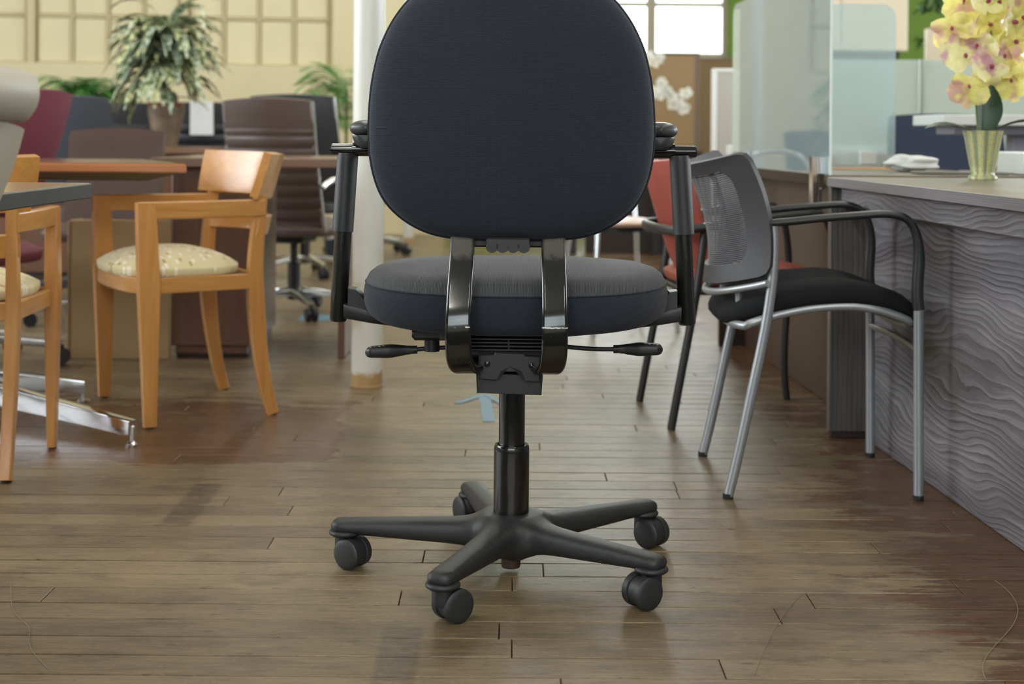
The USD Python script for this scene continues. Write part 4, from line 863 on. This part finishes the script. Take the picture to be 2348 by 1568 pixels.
part(CD, 'worktop', box2(-1.2, .57, 0, .62, .735, .77), m_dtop); part(CD, 'body', box2(-1.15, .53, .04, .58, 0.05, .735), m_ped); part(CD, 'plinth', box2(-1.1, .50, .06, .56, 0, .05), m_bdark)
# ------------------------------------------------------------------ office chairs of the showroom
m_alum = plain('polished_alloy', lin(196, 197, 198), .22, metal=.9); m_cast = plain('caster_black', lin(28, 29, 31), .45)
def leather(name, c, rough=.36): return plain(name, c, rough, vary=.08, vscale=7, bump=.2, bscale=60)
m_lbrown = leather('brown_leather', lin(84, 68, 62)); m_lbrown2 = leather('brown_leather_dark', lin(74, 54, 48)); m_lblack = leather('black_leather', lin(44, 45, 48)); m_lgrey = plain('grey_leather', lin(164, 157, 140), .5, vary=.04, bump=.25, bscale=220)
m_burg = plain('burgundy_mesh', lin(116, 48, 66), .7, bump=.4, bscale=300); m_navy = plain('navy_fabric', lin(44, 54, 72), .85); m_sgrey = plain('slate_fabric', lin(66, 69, 77), .8); m_lbeige = leather('tan_leather', lin(150, 124, 100), .5)
def office_chair(name, label, loc, deg, mat_, mbase, z0=.46, z1=1.02, w0=.2, w1=.22, th=.05, ribs=0, sag=.05, lean=.12, mrail=None, arms=None, zs=.44, base_r=.3, seat=True, deep=.22, roll=0.0, topr=.3, group=None, a0=20):
    """faces +y; the back stands at -y. z0/z1 bottom and top of the back"""
    t = thing(name, label, 'office chair', loc, deg, group)
    def f(u, v):
        w = w0 + (w1 - w0) * v
        k = 1 - topr * .25 * np.clip((v - .8) / .2, 0, 1) ** 2 * 0
        x = u * w * k; z = z0 + (z1 - z0) * v - .012 * u * u * np.clip((v - .7) / .3, 0, 1)
        y = -deep - lean * v + .05 * (1 - v) ** 2 * 1.6 - sag * (1 - u * u) + roll * np.clip((v - .85) / .15, 0, 1) ** 2
        if ribs: y = y - .004 * np.abs(np.sin(v * ribs * math.pi)) * (v < .76)
        return np.stack([x, y, z], -1)
    nv = max(14, ribs * 8 if ribs else 14); eu = np.sin(np.linspace(.15, math.pi - .15, 18)) ** .35; ev = np.sin(np.linspace(.2, math.pi - .2, nv)) ** .3
    thk = th * eu[:, None] * ev[None]
    if ribs: thk = thk * (.9 + .14 * np.where(np.linspace(0, 1, nv) < .76, np.abs(np.sin(np.linspace(0, 1, nv) * ribs * math.pi)), .9))[None]
    b = part(t, 'backrest', surf(f, 18, nv, thk), mat_, 60)
    if mrail:
        for s in (-1, 1):
            v = np.linspace(0, .99, 20); P = f(np.full(20, s * .985), v)
            P = np.vstack([[s * w0 * 1.0, -deep + .28, zs], [s * w0, -deep + .12, zs + .0], P[1:]]); part(t, 'side_frame', tube(spl(P[::2], 30), .013, 8), mrail, 60)
    if seat:
        part(t, 'seat', bend(pillow(superell(.245, .235, 3, 60), dome(.09, zs - .06, .03)), lambda V: V), mat_, 60)
    part(t, 'mechanism', box2(-.08, .08, -.1, .1, zs - .1, zs - .06, .01), m_cast)
    part(t, 'column', lathe([(.0001, .07), (.03, .07), (.03, .24), (.018, .245), (.018, zs - .09), (.0001, zs - .09)], 20), m_cast)
    for i in range(5):
        a = math.radians(a0 + 72 * i); d = A(math.cos(a), math.sin(a), 0)
        lg = part(t, 'base_leg', sweep(np.array([d * .0 + A(0, 0, .105), d * .12 + A(0, 0, .10), d * base_r + A(0, 0, .075)]), rrect(1, 1, .25, 3), (0, 0, 1), [[.055, .045], [.045, .036], [.03, .026]]), mbase, 40)
        c = d * base_r; n_ = A(-d[1], d[0], 0)
        part(lg, 'caster', cat(rod(c + A(0, 0, .03) - n_ * .026, c + A(0, 0, .03) - n_ * .006, .03, 16), rod(c + A(0, 0, .03) + n_ * .006, c + A(0, 0, .03) + n_ * .026, .03, 16), rod(c + A(0, 0, .03), c + A(0, 0, .075), .01, 8), rod(c + A(0, 0, .03) - n_ * .02, c + A(0, 0, .03) + n_ * .02, .012, 8)), m_cast, 40)
    if arms:
        for s in (-1, 1):
            part(t, 'armrest', tube(spl([(s * .25, .12, zs - .04), (s * .275, .13, zs + .1), (s * .275, .10, zs + .19), (s * .27, -.05, zs + .205), (s * .262, -.2, zs + .2), (s * .24, -.25, zs + .17)], 30), .014, 8), arms, 50)
    return t
office_chair('executive_chair', 'brown ribbed leather office chair with chrome base behind the pedestal desk', (-1.03, 6.75, 0), -14, m_lbrown, m_chrome, .40, 1.015, .215, .215, .05, 11, .03, .10, m_alum, m_chrome)
office_chair('office_chair', 'burgundy mesh office chair with silver base at the far left', (-1.98, 5.17, 0), 75, m_burg, m_alum, .55, 1.005, .17, .17, .03, 0, .02, .10, None, None, base_r=.335, a0=5.5)
office_chair('lounge_chair', 'low brown leather chair with rolled top, behind the cherry table', (-1.83, 6.35, 0), 182, m_lbrown2, m_alum, .42, .862, .215, .22, .085, 0, .02, .06, None, None, roll=-.02)
office_chair('office_chair', 'slate grey upholstered office chair below the green fern', (-2.14, 7.25, 0), 4, m_sgrey, m_cast, .5, 1.03, .19, .145, .05, 0, .02, .08, None, None)
office_chair('ribbed_chair', 'black ribbed leather chair left of the plant pot', (-2.46, 9.3, 0), 2, m_lblack, m_chrome, .45, 1.045, .23, .23, .05, 9, .02, .06, m_alum, None)
office_chair('ribbed_chair', 'black ribbed leather chair with the white paper tag', (-1.96, 9.25, 0), 0, m_lblack, m_chrome, .45, 1.05, .22, .22, .05, 9, .02, .06, m_alum, None)
office_chair('office_chair', 'black leather chair right behind the brown ribbed chair', (-1.25, 8.62, 0), -8, m_lblack, m_chrome, .45, 1.085, .30, .25, .05, 0, .04, .06, m_alum, None)
office_chair('office_chair', 'black office chair far back, glimpsed right of the white column', (-1.02, 10.2, 0), 30, m_lblack, m_chrome, .6, .9, .2, .2, .05, 0, .03, .06, None, None)
office_chair('high_back_chair', 'beige leather high-back chair cut off by the left edge', (-1.004, 1.66, 0), 90, m_lgrey, m_cast, .52, .872, .235, .225, .05, 0, .02, .10, None, None, deep=.25, seat=True)
HB = '/World/high_back_chair'
def hr(u, v): return np.stack([u * .226, -.352 - .012 * v - .02 * (1 - u * u), .868 + .066 * v], -1)
part(HB, 'headrest', surf(hr, 18, 12, .066 * (np.sin(np.linspace(.12, math.pi - .12, 18)) ** .3)[:, None] * (np.sin(np.linspace(.08, math.pi - .08, 12)) ** .5)[None]), m_lgrey, 60)
office_chair('office_chair', 'navy blue office chair behind the yellow orchid', (2.13, 6.75, 0), 178, m_navy, m_cast, .5, .975, .30, .275, .06, 0, .03, .06, None, None)
office_chair('office_chair', 'tan leather chair with a low rounded back behind the grey desk', (1.72, 6.2, 0), 205, m_lbeige, m_cast, .5, .785, .22, .19, .06, 0, .09, .05, None, None)
TG = solo('paper_tag', mv(rot(surf(lambda u, v: np.stack([u * .074, -.006 - .02 * np.clip(u, 0, 1) ** 2 * v, .21 * v], -1), 10, 8, .002), 0), -1.945, 8.921, .842), m_paper, 'white paper sheet hung over the black ribbed chair', 'paper')
# ------------------------------------------------------------------ plants on the left
m_var = []
for i, (a, b) in enumerate(((lin(84, 108, 66), lin(228, 234, 200)), (lin(96, 116, 84), lin(204, 216, 196)), (lin(68, 88, 50), lin(222, 222, 166)))):
    g = Gr('variegated_leaf_%d' % i); o = g.obj(); n_ = g.noise(g.map(o, scale=(1, 1, .6)), 26, 2, .5)
    c = g.ramp(n_, [(.40, a), (.52, b), (.62, a)]); m_var.append(g.principled(base_color=c, roughness=.4))
m_fern = [plain('fern_leaf_%d' % i, c, .5, vary=.2) for i, c in enumerate((lin(88, 160, 72), lin(124, 186, 92), lin(66, 126, 60)))]
PP = thing('variegated_plant', 'tall striped leafy plant in a brown pot on the low brown desk', 'potted plant', (-2.03, 8.34, .77))
m_pot2 = plain('mottled_pot', lin(112, 96, 78), .35, vary=.3, vscale=14); m_terra = plain('terracotta', lin(120, 62, 36), .6)
part(PP, 'pot', lathe([(.0001, 0), (.064, 0), (.085, .1), (.104, .2), (.106, .235), (.096, .24), (.092, .22), (.0001, .2)], 32), m_pot2)
part(PP, 'pot_rim', lathe([(.090, .235), (.103, .235), (.103, .262), (.092, .262), (.088, .245)], 32), m_terra)
part(PP, 'stem', cat(*[tube(spl([(x * .2, y * .2, .2), (x, y, .45), (x * 1.5, y * 1.5, .72)], 10), .009, 7) for x, y in ((.03, 0), (-.03, .02), (.01, -.04))]), m_stem)
fr3 = random.Random(11)
for i in range(210):
    th = fr3.uniform(0, 6.283); z = fr3.triangular(.28, .78, .62); el = fr3.uniform(-.1, 1.3) * (z / .7)
    d = (math.cos(th), math.sin(th), el); L = fr3.uniform(.24, .40)
    part(PP, 'leaf', leaf((d[0] * .03, d[1] * .03, z), d, L, fr3.uniform(.042, .066), fr3.uniform(3.5, 8), .3, 8), m_var[i % 3], True)
def frond(base, d, L, droop, nl, lw, ll):
    d = np.array(d, float); d /= np.linalg.norm(d); p = np.array(base, float); ms = []; pts = [p.copy()]
    for i in range(nl):
        d = d + A(0, 0, -droop * L / nl * (.4 + 1.2 * i / nl)); d /= np.linalg.norm(d); p = p + d * L / nl; pts.append(p.copy())
        s = np.cross(d, A(0, 0, 1)); s /= np.linalg.norm(s) + 1e-9
        k = math.sin(math.pi * (.12 + .85 * i / nl)) ** .7
        for q in (-1, 1): ms.append(leaf(p, s * q + d * .7, ll * k, lw, 3, .2, 2))
    return cat(tube(np.array(pts), .0025, 4), *ms)
FN = thing('fern', 'bright green fern in a low planter before the cream wall', 'fern', (-2.92, 9.75, 0))
part(FN, 'planter', cbox(.5, .3, 1.06, (0, 0, .53), .01), m_bdark)
for i in range(70):
    th = fr3.uniform(0, 6.283); part(FN, 'frond', frond((fr3.uniform(-.14, .14), fr3.uniform(-.08, .08), 1.06), (math.cos(th), math.sin(th) * .7, fr3.uniform(.35, 1.5)), fr3.uniform(.26, .40), fr3.uniform(3.5, 7), 12, .022, .085), m_fern[i % 3], True)
PM = thing('palm', 'slender green palm left of the white column', 'palm', (-1.12, 9.6, 0))
part(PM, 'pot', lathe([(.0001, 0), (.13, 0), (.16, .28), (.145, .28), (.0001, .25)], 24), plain('blue_pot', lin(70, 84, 96), .4))
for q in range(4): part(PM, 'cane', tube(spl([(.03 * math.cos(q * 1.6), .03 * math.sin(q * 1.6), .25), (.05 * math.cos(q * 1.6), .05 * math.sin(q * 1.6), .8), (.06 * math.cos(q * 1.6), .05 * math.sin(q * 1.6), 1.15)], 8), .008, 6), m_stem)
for i in range(80):
    th = fr3.uniform(0, 6.283); z = fr3.uniform(.80, 1.25); part(PM, 'frond', frond((.05 * math.cos(th), .05 * math.sin(th), z), (math.cos(th), math.sin(th), fr3.uniform(.3, 1.6)), fr3.uniform(.2, .34), fr3.uniform(3, 7), 9, .016, .11), m_fern[(i * 2) % 3], True)
# ------------------------------------------------------------------ tape on the floor
m_tape = plain('blue_tape', lin(112, 142, 158), .6, vary=.06, vscale=30)
def flat(name, polys, label, c):
    ms = [trimesh.creation.extrude_polygon(__import__('shapely').Polygon(p), .0006, engine='earcut') for p in polys]
    for k, q in enumerate(ms): q.apply_translation((0, 0, .0003 + .0005 * k))
    return ms
t = thing('tape_arrow', 'pale blue tape arrow stuck on the floor behind the gas column', 'floor marking', (-.08, 4.45, 0))
ms = flat('a', [[(-.001, -.21), (.036, -.205), (.016, .205), (-.022, .2)], [(-.10, .08), (-.075, .075), (.002, .225), (-.02, .235)], [(.07, .075), (.045, .07), (-.008, .225), (.012, .235)]], '', None)
part(t, 'shaft', ms[0], m_tape, False)
for q in ms[1:]: part(t, 'barb', q, m_tape, False)
solo('tape_strip', mv(cbox(.2, .22, .0008, (0, 0, .0006), .0001), -.88, 6.62, 0), m_tape, 'short piece of blue tape on the floor left of the column', 'floor marking')
# ------------------------------------------------------------------ white shelf and boxes behind the orchid
RS = thing('desk_riser', 'white raised shelf behind the yellow orchid', 'shelf', (2.02, 5.55, 0))
part(RS, 'shelf', box2(-.40, .5, -.2, .2, .905, .945), m_wlam); part(RS, 'bracket', box2(-.33, .5, -.12, .12, .87, .905), plain('riser_under', lin(150, 148, 160), .5)); part(RS, 'post', box2(-.08, 0.02, -.04, .04, .0, .87), plain('riser_post', lin(160, 160, 176), .5))
part(RS, 'foot', box2(-.3, .3, -.25, .25, 0, .02), m_wlam)
solo('document_box', box2(1.55, 2.1, 4.3, 4.55, .7455, .815, .004), m_wlam, 'flat white box lying right of the orchid pot', 'box')
solo('wooden_tray', box2(1.72, 2.2, 4.62, 4.8, .7455, .865, .03), m_lbeige, 'tan tray at the right edge behind the flat white box', 'tray')
SD = thing('side_desk', 'brown topped side desk under the flat white box, behind the grey desk', 'desk', (1.98, 4.58, 0))
part(SD, 'worktop', box2(-.43, .45, -.36, .36, .715, .7455), m_btop)
for sx in (-.38, .40):
    for sy in (-.30, .30): part(SD, 'leg', box2(sx - .025, sx + .025, sy - .025, sy + .025, 0, .715), m_bmet)
